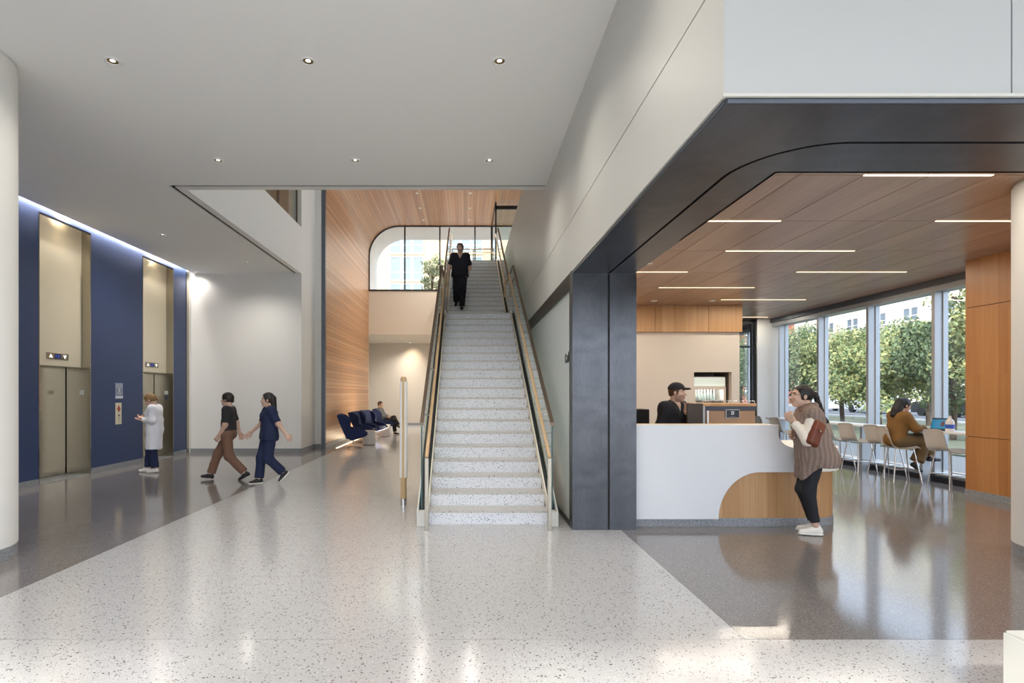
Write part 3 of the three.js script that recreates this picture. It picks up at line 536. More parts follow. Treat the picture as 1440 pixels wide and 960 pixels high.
{
  const x = 7.86, d1 = 8.39, d0 = 5.6;
  part(pier, 'core', dbox(x + 0.03, 8.6, 0, CAFE, d0 + 0.03, d1 - 0.01), M.gap);
  for (const [a, b] of [[0.1, 0.925], [0.933, 2.93], [2.938, CAFE]]) for (const [p, q] of [[d0, 6.99], [6.998, d1]]) part(pier, 'wood_panel', drbox(x, x + 0.03, a, b, p, q, 0.002), M.woodPier);
  for (const [a, b] of [[0.1, 0.925], [0.933, 2.93], [2.938, CAFE]]) { part(pier, 'wood_panel', drbox(x + 0.03, 8.6, a, b, d0, d0 + 0.03, 0.002), M.woodPier); part(pier, 'wood_panel', drbox(x + 0.03, 8.6, a, b, d1 - 0.012, d1, 0.002), M.woodPier); }
  part(pier, 'skirting_stone', dbox(x - 0.01, 8.6, 0, 0.1, d0 - 0.01, d1 + 0.004), M.granite);
}
const BW = 12.62;
const cb = struct('wall_cafe_back', 'beige back wall of the cafe under a wood fascia', 'wall');
{
  const x1 = PX(1040, BW), n0 = PX(976, BW), n1 = PX(1029, BW), nt = PY(523, BW);
  part(cb, 'beige_face', dbox(1.6, n0, 0, CAFE, BW, BW + 0.15), M.beige); part(cb, 'beige_face', dbox(n1, x1, 0, CAFE, BW, BW + 0.15), M.beige); part(cb, 'beige_face', dbox(n0, n1, nt, CAFE, BW, BW + 0.15), M.beige);
  part(cb, 'niche_lining', merge([dbox(n0 - 0.02, n0, 0, nt + 0.02, BW + 0.15, BW + 0.9), dbox(n1, n1 + 0.02, 0, nt + 0.02, BW + 0.15, BW + 0.9), dbox(n0, n1, nt, nt + 0.02, BW + 0.15, BW + 0.9), dbox(n0, n1, 0, nt, BW + 0.9, BW + 0.92)]), S(0x8a8178, 0.7));
  part(cb, 'back_closure', dbox(1.6, x1, 0, CAFE, BW + 1.0, BW + 1.1), M.beige);
  const fx = [1.9, PX(919.4, BW), PX(994.6, BW), x1 + 0.03], fb = PY(467, BW);
  for (let i = 0; i < 3; i++) part(cb, 'wood_fascia', drbox(fx[i] + 0.004, fx[i + 1] - 0.004, fb, CAFE, BW - 0.08, BW, 0.002), M.woodWarm);
  struct('wall_cafe_side', 'white back of the stair wall inside the cafe', 'wall', dbox(1.6, 1.75, 0, CAFE + 0.2, 6.4, 20), M.white);
  struct('wall_cafe_left', 'wood clad inner face of the cafe behind the portal', 'wall', dbox(1.75, 1.9, 0, CAFE, 6.9, BW), M.woodWarm);
  const wp = struct('wall_window_pier', 'white wall pier at the end of the window counter', 'wall', dbox(PX(1065, 14.9), 8.75, 0, CAFE, 14.9, 15.25), M.white);
  const sc = struct('window_4', 'dark framed glass screen beyond the cafe back wall', 'window');
  const p0 = 5.2, p1 = PX(1065, 14.9);
  part(sc, 'frame', merge([dbox(p0, p1, CAFE - 0.09, CAFE, 14.95, 15.03), dbox(p1 - 0.05, p1, 0, CAFE, 14.95, 15.03), dbox(PX(1058, 14.95) - 0.025, PX(1058, 14.95) + 0.015, 0, CAFE, 14.95, 15.03), dbox(p0, p1, PY(487, 14.95) - 0.03, PY(487, 14.95) + 0.02, 14.95, 15.03), dbox(6.6, 6.66, 0, CAFE, 14.95, 15.03)]), M.black);
  part(sc, 'pane', dbox(p0, p1 - 0.05, 0.02, CAFE - 0.09, 14.985, 14.997), M.glass);
  struct('wall_cafe_end', 'end wall of the vestibule beyond the glass screen', 'wall', dbox(1.6, 5.2, 0, CAFE + 0.2, 14.95, 15.1), M.white);
  struct('wall_vestibule', 'light wall behind the vestibule', 'wall', dbox(1.6, WIN, 0, CAFE + 0.2, 20, 20.2), M.white);
  // fridge in the niche
  const fr = thing('display_fridge', 'glass door drinks fridge with a lit header in the wall niche', 'fridge', [(n0 + n1) / 2 - 0.02, 0, -(BW + 0.42)]);
  const w = (n1 - n0) / 2 - 0.06, top = PY(529.5, BW + 0.1), hd = PY(544.5, BW + 0.1);
  part(fr, 'cabinet', merge([box(-w, -w + 0.03, 0.02, top, -0.4, 0.27), box(w - 0.03, w, 0.02, top, -0.4, 0.27), box(-w, w, 0.02, 0.12, -0.4, 0.27), box(-w, w, hd, hd + 0.03, -0.4, 0.25), box(-w, w, 0.12, top, -0.42, -0.4), box(-w, w, top - 0.02, top, -0.4, 0.27)]), S(0xd8d4cc, 0.4));
  part(fr, 'lit_header', rbox(-w + 0.005, w - 0.005, hd + 0.03, top - 0.02, 0.25, 0.275, 0.004), glow(new THREE.Color(0.9, 1, 0.85), 0.3, 0xcfd2c8));
  const dr = part(fr, 'door', merge([box(-w, -w + 0.05, 0.13, hd, 0.27, 0.3), box(w - 0.05, w, 0.13, hd, 0.27, 0.3), box(-w + 0.05, w - 0.05, hd - 0.05, hd, 0.27, 0.3), box(-w + 0.05, w - 0.05, 0.13, 0.18, 0.27, 0.3)]), S(0xd9c9b8, 0.35));
  part(dr, 'door_pane', box(-w + 0.05, w - 0.05, 0.18, hd - 0.05, 0.28, 0.292), M.glass);
  for (const y of [0.6, 1.0, 1.43]) part(fr, 'shelf', box(-w + 0.03, w - 0.03, y, y + 0.015, -0.38, 0.22), M.alu);
  rect(fr, 2 * w - 0.2, 0.03, [0, hd - 0.02, 0.2], [0, 0.5, -0.1], COOL, 1.2);
  const bt = lathe([[0, 0], [0.03, 0], [0.031, 0.14], [0.014, 0.19], [0.014, 0.22], [0, 0.22]], 14), bm = new THREE.MeshPhysicalMaterial({ color: 0xd8e6e2, roughness: 0.1, transmission: 0.6 });
  for (let i = 0; i < 7; i++) { const b = thing('water_bottle', 'clear water bottle in a row on the fridge shelf', 'bottle', [(n0 + n1) / 2 - 0.02 - w + 0.12 + i * 0.075, 1.446, -(BW + 0.3)], 0, 'bottles in the fridge'); part(b, 'bottle_body', bt, bm); part(b, 'cap', cyl(0.015, 0.015, 0.022, 12).translate(0, 0.22, 0), M.tableWhite); }
  for (const x of [2.9, 4.2, 5.5]) downlight(x, CAFE, 11.9, 'small downlight grazing the beige cafe wall', 'cafe wall downlights', 1);
  downlight(2.9, CAFE, 8.5, 'small downlight above the barista', 'barista downlight', 5);
}

// ------------------------------------------------------------------ entrance glazing behind the camera
const ew = struct('window_5', 'tall entrance glazing with slim grey mullions', 'window');
{
  for (let k = 0; k <= 10; k++) part(ew, 'mullion', dbox(-7.3 + k * 1.6 - 0.035, -7.3 + k * 1.6 + 0.035, 0, CE, BACK - 0.15, BACK), M.alu);
  for (let k = 0; k < 10; k++) part(ew, 'pane', dbox(-7.3 + k * 1.6 + 0.035, -7.3 + (k + 1) * 1.6 - 0.035, 0.1, 4.6, BACK - 0.08, BACK - 0.068), M.glass);
  part(ew, 'head', dbox(-7.5, 8.8, 4.6, CE + 0.3, BACK - 0.2, BACK), M.alu); part(ew, 'curb', dbox(-7.5, 8.8, 0, 0.1, BACK - 0.15, BACK), M.alu);
  part(ew, 'transom', dbox(-7.5, 8.8, 2.6, 2.67, BACK - 0.12, BACK - 0.02), M.alu);
}

// ------------------------------------------------------------------ outdoors
struct('ground', 'grey paving and road around the building', 'ground', box(-90, 130, -0.4, -0.06, -140, 70), M.paving);
struct('road', 'grey asphalt road beyond the trees', 'road', box(30, 41, -0.07, -0.03, -140, 60), M.asphalt);
struct('lawn', 'green lawn strip under the trees', 'lawn', box(13, 27, -0.07, -0.02, -60, 20), M.lawn);
struct('terrace', 'roof terrace outside the arched window', 'terrace', dbox(-9, 8, 5.2, 5.62, 23.1, 34), M.paving);
function facade(name, label, w, h, rows, cols, pw, ph, sx, sy, y0, pos, yaw, m, sub = 3) { // built facing +z, origin at its foot
  const g = thing(name, label, 'building', pos, yaw);
  part(g, 'wall', box(-w / 2, w / 2, -0.1, h, -12, 0), m); part(g, 'cornice', box(-w / 2 - 0.3, w / 2 + 0.3, h, h + 0.5, -12, 0.4), M.facadeWhite);
  const fr = merge([box(-pw / 2 - 0.12, pw / 2 + 0.12, -0.15, 0, -0.05, 0.16), box(-pw / 2 - 0.12, pw / 2 + 0.12, ph, ph + 0.12, -0.05, 0.1), box(-pw / 2 - 0.12, -pw / 2, 0, ph, -0.05, 0.1), box(pw / 2, pw / 2 + 0.12, 0, ph, -0.05, 0.1), ...Array.from({ length: sub - 1 }, (_, k) => box(-pw / 2 + pw * (k + 1) / sub - 0.14, -pw / 2 + pw * (k + 1) / sub + 0.14, 0, ph, -0.05, 0.09)), box(-pw / 2, pw / 2, ph * 0.33, ph * 0.33 + 0.08, -0.05, 0.06)]), gl = box(-pw / 2, pw / 2, 0, ph, 0.0, 0.03);
  for (let i = 0; i < rows; i++) for (let j = 0; j < cols; j++) {
    const f = part(g, 'window', fr, M.facadeWhite); f.position.set((j - (cols - 1) / 2) * sx, y0 + i * sy, 0); part(f, 'pane', gl, M.darkGlass);
  }
  return g;
}
facade('apartment_building', 'cream apartment building with white framed windows seen through the arched window', 44, 26, 7, 6, 3.9, 2.75, 7.2, 3.3, 2.2, [-7.2 + 3.6, 0, -65], 0, M.facadeTan, 3);
facade('apartment_building', 'long cream building rising behind the trees outside the cafe windows', 90, 26, 7, 16, 2.3, 1.6, 5.4, 3.1, 2.2, [60, 0, -80], -Math.PI / 2, M.facade, 2);
facade('brick_building', 'red brick building seen through the dark framed glass screen', 26, 18, 5, 6, 1.8, 1.8, 4, 3.2, 1.4, [40, 0, -86], 0, M.brick, 2);
const leafGeo = (() => { const g = new THREE.BufferGeometry(); g.setAttribute('position', new THREE.Float32BufferAttribute([0, 0, 0, 0.3, 0.45, 0.08, 0, 1, 0, 0, 0, 0, 0, 1, 0, -0.3, 0.45, 0.08], 3)); g.computeVertexNormals(); return g; })();
const leafMat = (c) => new THREE.MeshStandardMaterial({ color: 0xffffff, roughness: 0.8, side: THREE.DoubleSide });
const LM = leafMat();
function tree(name, label, x, y, d, h, cr, leaves, leafSize, cols, group, low = 0.35) {
  const g = thing(name, label, 'tree', [x, y, -d], rr(0, 6), group), list = [], cl = [];
  list.push(tube([[0, 0, 0], [rr(-0.1, 0.1) * h * 0.2, h * 0.3, 0], [rr(-0.1, 0.1) * h * 0.3, h * 0.75, 0.03 * h]], h * 0.022, 7));
  for (let i = 0; i < 11; i++) { const a = i * 2.4 + rr(0, 0.6), t = rr(0.25, 0.65), rad = cr * rr(0.5, 0.92), p = [Math.cos(a) * rad, h * (t + rr(0.12, 0.35)), Math.sin(a) * rad]; list.push(tube([[0, h * t, 0], [p[0] * 0.5, h * t + (p[1] - h * t) * 0.6, p[2] * 0.5], p], h * 0.008, 5, false, 5)); cl.push(p); }
  for (let i = 0; i < 26; i++) { const a = rr(0, 6.28), b = rr(low, 0.97), prof = Math.sin(Math.min(1, (1 - b) / (1 - low) * 1.05 + 0.12) * Math.PI * 0.62 + 0.2); const rad = cr * prof * Math.sqrt(rnd()); cl.push([Math.cos(a) * rad, h * b, Math.sin(a) * rad]); }
  part(g, 'trunk', merge(list), M.bark);
  const im = new THREE.InstancedMesh(leafGeo, LM, leaves), o = new THREE.Object3D(), c = new THREE.Color();
  for (let i = 0; i < leaves; i++) {
    const p = cl[Math.floor(rnd() * cl.length)], s = cr * 0.34; let q; do q = [rr(-1, 1), rr(-1, 1), rr(-1, 1)]; while (q[0] ** 2 + q[1] ** 2 + q[2] ** 2 > 1);
    o.position.set(p[0] + q[0] * s, p[1] + q[1] * s * 0.8, p[2] + q[2] * s); o.rotation.set(rr(0, 6.28), rr(0, 6.28), rr(0, 6.28)); o.scale.setScalar(leafSize * rr(0.6, 1.2)); o.updateMatrix(); im.setMatrixAt(i, o.matrix);
    const k = cols[Math.floor(rnd() * cols.length)]; c.set(k).multiplyScalar(rr(0.8, 1.2)); im.setColorAt(i, c);
  }
  im.name = 'foliage'; im.userData.kind = 'stuff'; g.add(im); return g;
}
const GR = [0x969c68, 0x808c5c, 0xa6a66a, 0x707e52, 0xb4ac70], GR2 = [0x76845c, 0x667450, 0x848e64, 0x5c6a4c];
for (const [x, z, h, r] of [[-6.5, 7.2, 8.8, 1.0]]) tree('added_shade_tree', 'unseen leafy tree added before the entrance glazing to break up the sun', x, -0.06, -z, h, r, 5200, 0.2, GR, null, 0.45);  // added out of view so its crown shades part of the sunlit floor
const treeSpots = [[17, 18.6, 4.3, 1.9], [16.6, 21.4, 3.9, 1.9], [17.4, 24.6, 4.3, 2.1], [16.8, 28.2, 5.0, 2.2], [16.5, 15.6, 5, 2.0], [23, 26.5, 4.9, 2.5], [23.5, 31, 5.3, 2.6], [24, 36, 6.2, 2.8], [23, 42, 7, 3.0], [17, 33, 5.6, 2.4]];
treeSpots.forEach(([x, d, h, r], i) => tree('street_tree', i < 5 || i === 9 ? 'young leafy tree on the lawn close to the cafe windows' : 'taller leafy tree further out behind the young trees', x, 0, d, h, r, 6500, 0.17, i % 3 ? GR : GR2, i < 5 || i === 9 ? 'young trees on the lawn' : 'taller trees behind the lawn', 0.3));
tree('terrace_tree', 'slender pale green tree on the terrace outside the arched window', -1.75, 5.62, 27.4, 3.1, 0.66, 1700, 0.12, [0xaab08c, 0x8c9870, 0xbcbc98, 0x78845c], null, 0.3);
function car(label, x, d, col) { // along the road
  const g = thing('parked_car', label, 'car', [x, -0.03, -d]);
  const body = extr([[-2.2, 0.3], [2.2, 0.3], [2.25, 0.75], [2.05, 0.95], [1.35, 1.02], [0.75, 1.5], [-1.4, 1.55], [-2.05, 1.05], [-2.25, 0.9]], 1.6, { bevel: 0.06 }).rotateY(Math.PI / 2).translate(-0.8, 0, 0);
  part(g, 'body', body, S(col, 0.25, { metalness: 0.3 }));
  const win = extr([[-1.75, 1.06], [1.2, 1.06], [0.7, 1.44], [-1.35, 1.48]], 1.74).rotateY(Math.PI / 2).translate(-0.87, 0, 0); part(g, 'windows', win, M.darkGlass);
  for (const z of [-1.35, 1.35]) for (const s of [-1, 1]) part(g, 'wheel', new THREE.CylinderGeometry(0.33, 0.33, 0.22, 20).rotateZ(Math.PI / 2).translate(s * 0.76, 0.33, z), M.black);
  part(g, 'tail_light', merge([box(-0.8, -0.5, 0.75, 0.92, 2.2, 2.28), box(0.5, 0.8, 0.75, 0.92, 2.2, 2.28)]), S(0xa02018, 0.4)); return g;
}
car('silver car parked on the road beyond the trees', 34, 44.5, 0xd8d8d8); car('white car parked on the road beyond the tree trunks', 34, 51.5, 0xf0f0f0); car('dark car parked on the road beyond the young trees', 34, 37.5, 0x30343a);

// ------------------------------------------------------------------ cafe counter
{
  const X0 = 2.0, XE = 4.64, D0 = 6.4, CT = 1.222;
  const g = thing('service_counter', 'white and wood cafe counter with a rounded end and an arched wood inset', 'counter', [X0, 0, -D0]);
  const L = (x) => x - X0;
  const plan = (x0, x1, d0, d1, R) => { const s = new THREE.Shape(); s.moveTo(L(x0), d0 - D0); s.lineTo(L(x1) - R, d0 - D0); s.absarc(L(x1) - R, d0 - D0 + R, R, -Math.PI / 2, 0, false); s.lineTo(L(x1), d1 - D0); s.lineTo(L(x0), d1 - D0); s.closePath(); return s; };
  const planL = (x0, x1, d0, d1, R, xm, dm) => { const s = new THREE.Shape(); s.moveTo(L(x0), d0 - D0); s.lineTo(L(x1) - R, d0 - D0); s.absarc(L(x1) - R, d0 - D0 + R, R, -Math.PI / 2, 0, false); s.lineTo(L(x1), d1 - D0); s.lineTo(L(xm), d1 - D0); s.lineTo(L(xm), dm - D0); s.lineTo(L(x0), dm - D0); s.closePath(); return s; };
  const slab = (s, y0, y1, bev, rot) => { const q = extr(s, y1 - y0 - 2 * (bev || 0), { bevel: bev, seg: 20 }).rotateX(-Math.PI / 2).translate(0, y0 + (bev || 0), 0); return wuv(q, rot); };
  part(g, 'stone_base', slab(planL(X0, XE + 0.005, D0 + 0.02, 7.55, 0.46, 3.74, 7.05), 0, 0.1), M.granite);
  part(g, 'wood_base', slab(planL(X0 + 0.02, XE, D0 + 0.03, 7.55, 0.46, 3.75, 7.05), 0.1, 0.66), M.woodWarm);
  part(g, 'ledge', slab(plan(3.72, XE + 0.055, D0 - 0.019, 7.55, 0.5), 0.661, 0.94, 0.006), S(0xe6e4dc, 0.4));
  part(g, 'work_top', box(L(X0 + 0.02), L(3.71), 0.88, 0.94, -0.65, -0.04), M.alu);
  const s = new THREE.Shape(), ax = PX(1009, D0), ar = 0.5;
  s.moveTo(0, 0.1); s.lineTo(L(ax), 0.1); s.absellipse(L(ax) + ar, 0.1, ar, 0.56, Math.PI, Math.PI / 2, true); s.lineTo(L(4.2), 0.66); s.lineTo(L(4.2), 0.945); s.lineTo(L(3.96), 0.945);
  s.bezierCurveTo(L(3.82), 0.955, L(3.742), 1.02, L(3.737), 1.12); s.lineTo(L(3.737), CT); s.lineTo(0, CT); s.closePath();
  part(g, 'front_panel', wuv(extr(s, 0.044, { bevel: 0.003, seg: 24 }).translate(0, 0, -0.021)), S(0xe3e6ea, 0.35));
  part(g, 'top_cap', rbox(0, L(3.73), CT - 0.03, CT, -0.3, -0.03, 0.004), S(0xd9c4a0, 0.4));
  // espresso machine on its own back bar
  const bb = thing('back_bar', 'low cabinet under the coffee machine behind the counter', 'cabinet', [3.85, 0, -7.95]);
  part(bb, 'body', box(-0.6, 0.6, 0.08, 0.9, -0.33, 0.33), M.dark); part(bb, 'worktop', rbox(-0.62, 0.62, 0.9, 0.94, -0.35, 0.35, 0.004), M.alu); part(bb, 'plinth', box(-0.55, 0.55, 0, 0.08, -0.3, 0.3), M.black);
  const d = 7.65, x0 = PX(987, d), x1 = PX(1064, d), yt = PY(571, d), em = thing('coffee_machine', 'bronze backed coffee machine with a wood top board and small dark display', 'coffee machine', [(x0 + x1) / 2, 0.94, -d - 0.3]);
  const w = (x1 - x0) / 2, H = yt - 0.94;
  part(em, 'body', rbox(-w + 0.06, w - 0.01, 0.03, H - 0.06, -0.25, 0.29, 0.012), S(0x9c7c62, 0.35, { metalness: 0.4 }));
  part(em, 'side_post', rbox(-w, -w + 0.05, 0, H, -0.25, 0.3, 0.006), M.alu); part(em, 'corner_profile', rbox(-w + 0.075, -w + 0.1, 0.02, H - 0.06, 0.285, 0.3, 0.003), M.chrome);
  part(em, 'upper_band', box(-w + 0.05, w, H - 0.06, H, -0.25, 0.295), S(0x3b4250, 0.4)); part(em, 'top_board', rbox(-w, w, H, H + 0.04, -0.28, 0.3, 0.005), M.woodWarm);
  part(em, 'cup_rail', merge([tube([[-w + 0.02, H + 0.075, 0.28], [w - 0.02, H + 0.075, 0.28]], 0.005, 6), tube([[-w + 0.02, H + 0.04, 0.28], [-w + 0.02, H + 0.075, 0.28]], 0.005, 6), tube([[w - 0.02, H + 0.04, 0.28], [w - 0.02, H + 0.075, 0.28]], 0.005, 6), tube([[0, H + 0.04, 0.28], [0, H + 0.075, 0.28]], 0.005, 6)]), M.chrome);
  for (const fx of [-0.3, 0.3]) part(em, 'foot', cyl(0.025, 0.02, 0.03, 12).translate(fx, 0, 0.2), M.black);
  const sx = PX(1030, d) - (x0 + x1) / 2;
  const sc = part(em, 'display', rbox(sx - 0.1, sx + 0.1, H - 0.17, H - 0.045, 0.29, 0.312, 0.006), M.alu);
  part(sc, 'screen', new THREE.PlaneGeometry(0.18, 0.108).translate(sx, H - 0.1075, 0.3135), S(0xffffff, 0.25, { map: glyphTex(180, 108, (x) => { x.fillStyle = '#14171f'; x.fillRect(0, 0, 180, 108); x.strokeStyle = '#eef2f6'; x.lineWidth = 7; x.beginPath(); x.moveTo(66, 16); x.lineTo(78, 36); x.lineTo(89, 20); x.lineTo(100, 36); x.lineTo(112, 16); x.stroke(); x.fillStyle = '#eef2f6'; x.font = 'bold 34px sans-serif'; x.fillText('MF', 63, 68); x.fillStyle = '#6f7680'; x.fillRect(48, 88, 86, 6); }) }));
  // point of sale screen
  const ps = thing('register_screen', 'dark point of sale screen on the counter in front of the barista', 'register', [PX(977, 6.95), 0.94, -6.95], 0.15);
  part(ps, 'screen_back', rbox(-0.11, 0.11, 0.22, 0.53, -0.015, 0.015, 0.006), S(0x3a322c, 0.5)); part(ps, 'stand', merge([box(-0.025, 0.025, 0.015, 0.25, -0.045, -0.02)]), M.black); part(ps, 'foot_plate', rbox(-0.1, 0.1, 0, 0.016, -0.12, 0.04, 0.004), M.black);
  const cabn = thing('equipment_cabinet', 'tall narrow black cabinet behind the barista', 'cabinet', [2.66, 0, -8.3]);
  part(cabn, 'body', rbox(-0.13, 0.13, 0.05, 1.36, -0.2, 0.2, 0.008), M.black); part(cabn, 'plinth', box(-0.12, 0.12, 0, 0.05, -0.18, 0.18), M.dark); part(cabn, 'door_handle', tube([[0.09, 0.8, 0.215], [0.09, 1.0, 0.215]], 0.006, 6), M.chrome);
}

// ------------------------------------------------------------------ window counter, stools
{
  const g = thing('window_counter', 'long white counter running along the cafe windows', 'counter', [8.3, 0, -11.4]);
  part(g, 'counter_top', rbox(-0.24, 0.26, 0.92, 0.958, -2.95, 2.85, 0.006), M.tableWhite);
  for (const z of [-2.7, -1.2, 0.2, 1.68, 2.6]) part(g, 'support_panel', box(0.0, 0.14, 0, 0.92, z - 0.03, z + 0.03), M.alu);
}
function shellGeo(prof, width, dish, th) { // sheet swept along a side profile (x forward, y up), given a width and a dish across
  const NS = prof.length * 5, NT = 12, c = new THREE.CatmullRomCurve3(prof.map(([x, y]) => new THREE.Vector3(x, y, 0))), P = [], idx = [], at = (k, i, j) => k * (NS + 1) * (NT + 1) + i * (NT + 1) + j;
  for (let k = 0; k < 2; k++) for (let i = 0; i <= NS; i++) for (let j = 0; j <= NT; j++) {
    const s = i / NS, q = c.getPointAt(s), tg = c.getTangentAt(s), nx = -tg.y, ny = tg.x, t = j / NT * 2 - 1, w = width(s), o = dish(s) * t * t + (k ? -th : 0);
    P.push(q.x + nx * o, q.y + ny * o, t * w);
  }
  for (let i = 0; i < NS; i++) for (let j = 0; j < NT; j++) { idx.push(at(0, i, j), at(0, i, j + 1), at(0, i + 1, j), at(0, i + 1, j), at(0, i, j + 1), at(0, i + 1, j + 1), at(1, i, j), at(1, i + 1, j), at(1, i, j + 1), at(1, i + 1, j), at(1, i + 1, j + 1), at(1, i, j + 1)); }
  const rim = (a, b, A, B) => idx.push(a, A, b, b, A, B);
  for (let i = 0; i < NS; i++) { rim(at(0, i, 0), at(0, i + 1, 0), at(1, i, 0), at(1, i + 1, 0)); rim(at(0, i + 1, NT), at(0, i, NT), at(1, i + 1, NT), at(1, i, NT)); }
  for (let j = 0; j < NT; j++) { rim(at(0, 0, j + 1), at(0, 0, j), at(1, 0, j + 1), at(1, 0, j)); rim(at(0, NS, j), at(0, NS, j + 1), at(1, NS, j), at(1, NS, j + 1)); }
  const g = new THREE.BufferGeometry(); g.setAttribute('position', new THREE.Float32BufferAttribute(P, 3)); g.setIndex(idx); g.computeVertexNormals(); return g;
}
const stoolShell = shellGeo([[0.21, 0.64], [0.17, 0.665], [0.05, 0.65], [-0.1, 0.645], [-0.18, 0.68], [-0.215, 0.78], [-0.24, 0.9], [-0.265, 1.0]], (s) => { const e = Math.min(1, Math.min(s, 1 - s) / 0.1); return (0.215 - 0.02 * s) * (0.86 + 0.14 * Math.sqrt(Math.max(0, 1 - (1 - e) ** 2))); }, (s) => 0.025 + 0.03 * s, 0.014);
const stool = thing('bar_stool', 'beige plastic bar stool on chrome legs beside the wood clad pier', 'bar stool', [8.14, 0, -8.95], 0, 'window counter stools');
part(stool, 'seat_shell', stoolShell, M.plastic);
for (const [sx, sz] of [[1, 1], [1, -1], [-1, 1], [-1, -1]]) part(stool, 'leg', tube([[sx * 0.13 - 0.01, 0.635, sz * 0.13], [sx * 0.215, 0.008, sz * 0.215]], 0.011, 8), M.chrome);
part(stool, 'under_frame', merge([tube([[-0.14, 0.63, 0.13], [0.12, 0.63, 0.13]], 0.01, 6), tube([[-0.14, 0.63, -0.13], [0.12, 0.63, -0.13]], 0.01, 6), tube([[0, 0.63, -0.13], [0, 0.63, 0.13]], 0.01, 6)]), M.chrome);
part(stool, 'footrest', merge([[1, 1, 1, -1], [1, -1, -1, -1], [-1, -1, -1, 1], [-1, 1, 1, 1]].map(([a, b, c, e]) => tube([[a * 0.183, 0.24, b * 0.183], [c * 0.183, 0.24, e * 0.183]], 0.008, 6))), M.chrome);
copy(stool, [7.87, 0, -9.63], 0.27 * -1, 'beige plastic bar stool that the woman with the laptop sits on');
copy(stool, [8.09, 0, -10.25], 0, 'empty beige bar stool right behind the woman with the laptop');
copy(stool, [8.0, 0, -10.85], 0.1, 'empty beige bar stool second behind the woman with the laptop');
copy(stool, [8.0, 0, -11.45], 0, 'empty beige bar stool third behind the woman with the laptop');
copy(stool, [8.0, 0, -13.35], 0.1, 'beige bar stool beside the white wall pier, second from the end');
copy(stool, [8.0, 0, -14.1], 0, 'beige bar stool at the far end of the window counter by the white pier');
{
  const g = thing('laptop', 'open dark laptop with a blue screen on the window counter', 'laptop', [8.2, 0.958, -9.27], -1.15);
  part(g, 'keyboard_base', rbox(-0.16, 0.16, 0, 0.015, -0.11, 0.11, 0.004), M.dark);
  const lid = part(g, 'lid', new RoundedBoxGeometry(0.32, 0.215, 0.01, 2, 0.004).translate(0, 0.1075, -0.005), M.dark); lid.position.set(0, 0.012, -0.11); lid.rotation.x = -0.38;
  part(lid, 'screen', new THREE.PlaneGeometry(0.3, 0.19).translate(0, 0.11, 0.0012), new THREE.MeshStandardMaterial({ color: 0x0a1a22, roughness: 0.3, emissive: 0xffffff, emissiveIntensity: 0.7, emissiveMap: glyphTex(150, 96, (x) => { x.fillStyle = '#1f7fa6'; x.fillRect(0, 0, 150, 96); x.fillStyle = '#10384a'; x.fillRect(0, 0, 150, 12); x.fillStyle = '#5a2a30'; x.beginPath(); x.ellipse(78, 52, 14, 24, 0, 0, 7); x.fill(); }) }));
  const b = thing('detergent_bottle', 'white plastic bottle with blue print on the window counter', 'bottle', [8.17, 0.958, -9.0]);
  part(b, 'bottle_body', lathe([[0, 0], [0.055, 0], [0.06, 0.01], [0.06, 0.15], [0.05, 0.19], [0.022, 0.215], [0.02, 0.23], [0, 0.23]], 24), M.tableWhite); part(b, 'cap', cyl(0.022, 0.018, 0.03, 16).translate(0, 0.228, 0), M.tableWhite);
  part(b, 'print_band', lathe([[0.0605, 0.05], [0.0608, 0.05], [0.0608, 0.12], [0.0605, 0.12]], 24), S(0x3a5fc0, 0.5));
  const pp = thing('paper_sheet', 'white paper sheet under the woman\'s hands on the counter', 'paper', [8.22, 0.9585, -9.62], 0.3); part(pp, 'sheet', box(-0.1, 0.1, 0, 0.002, -0.14, 0.14), M.tableWhite);
}

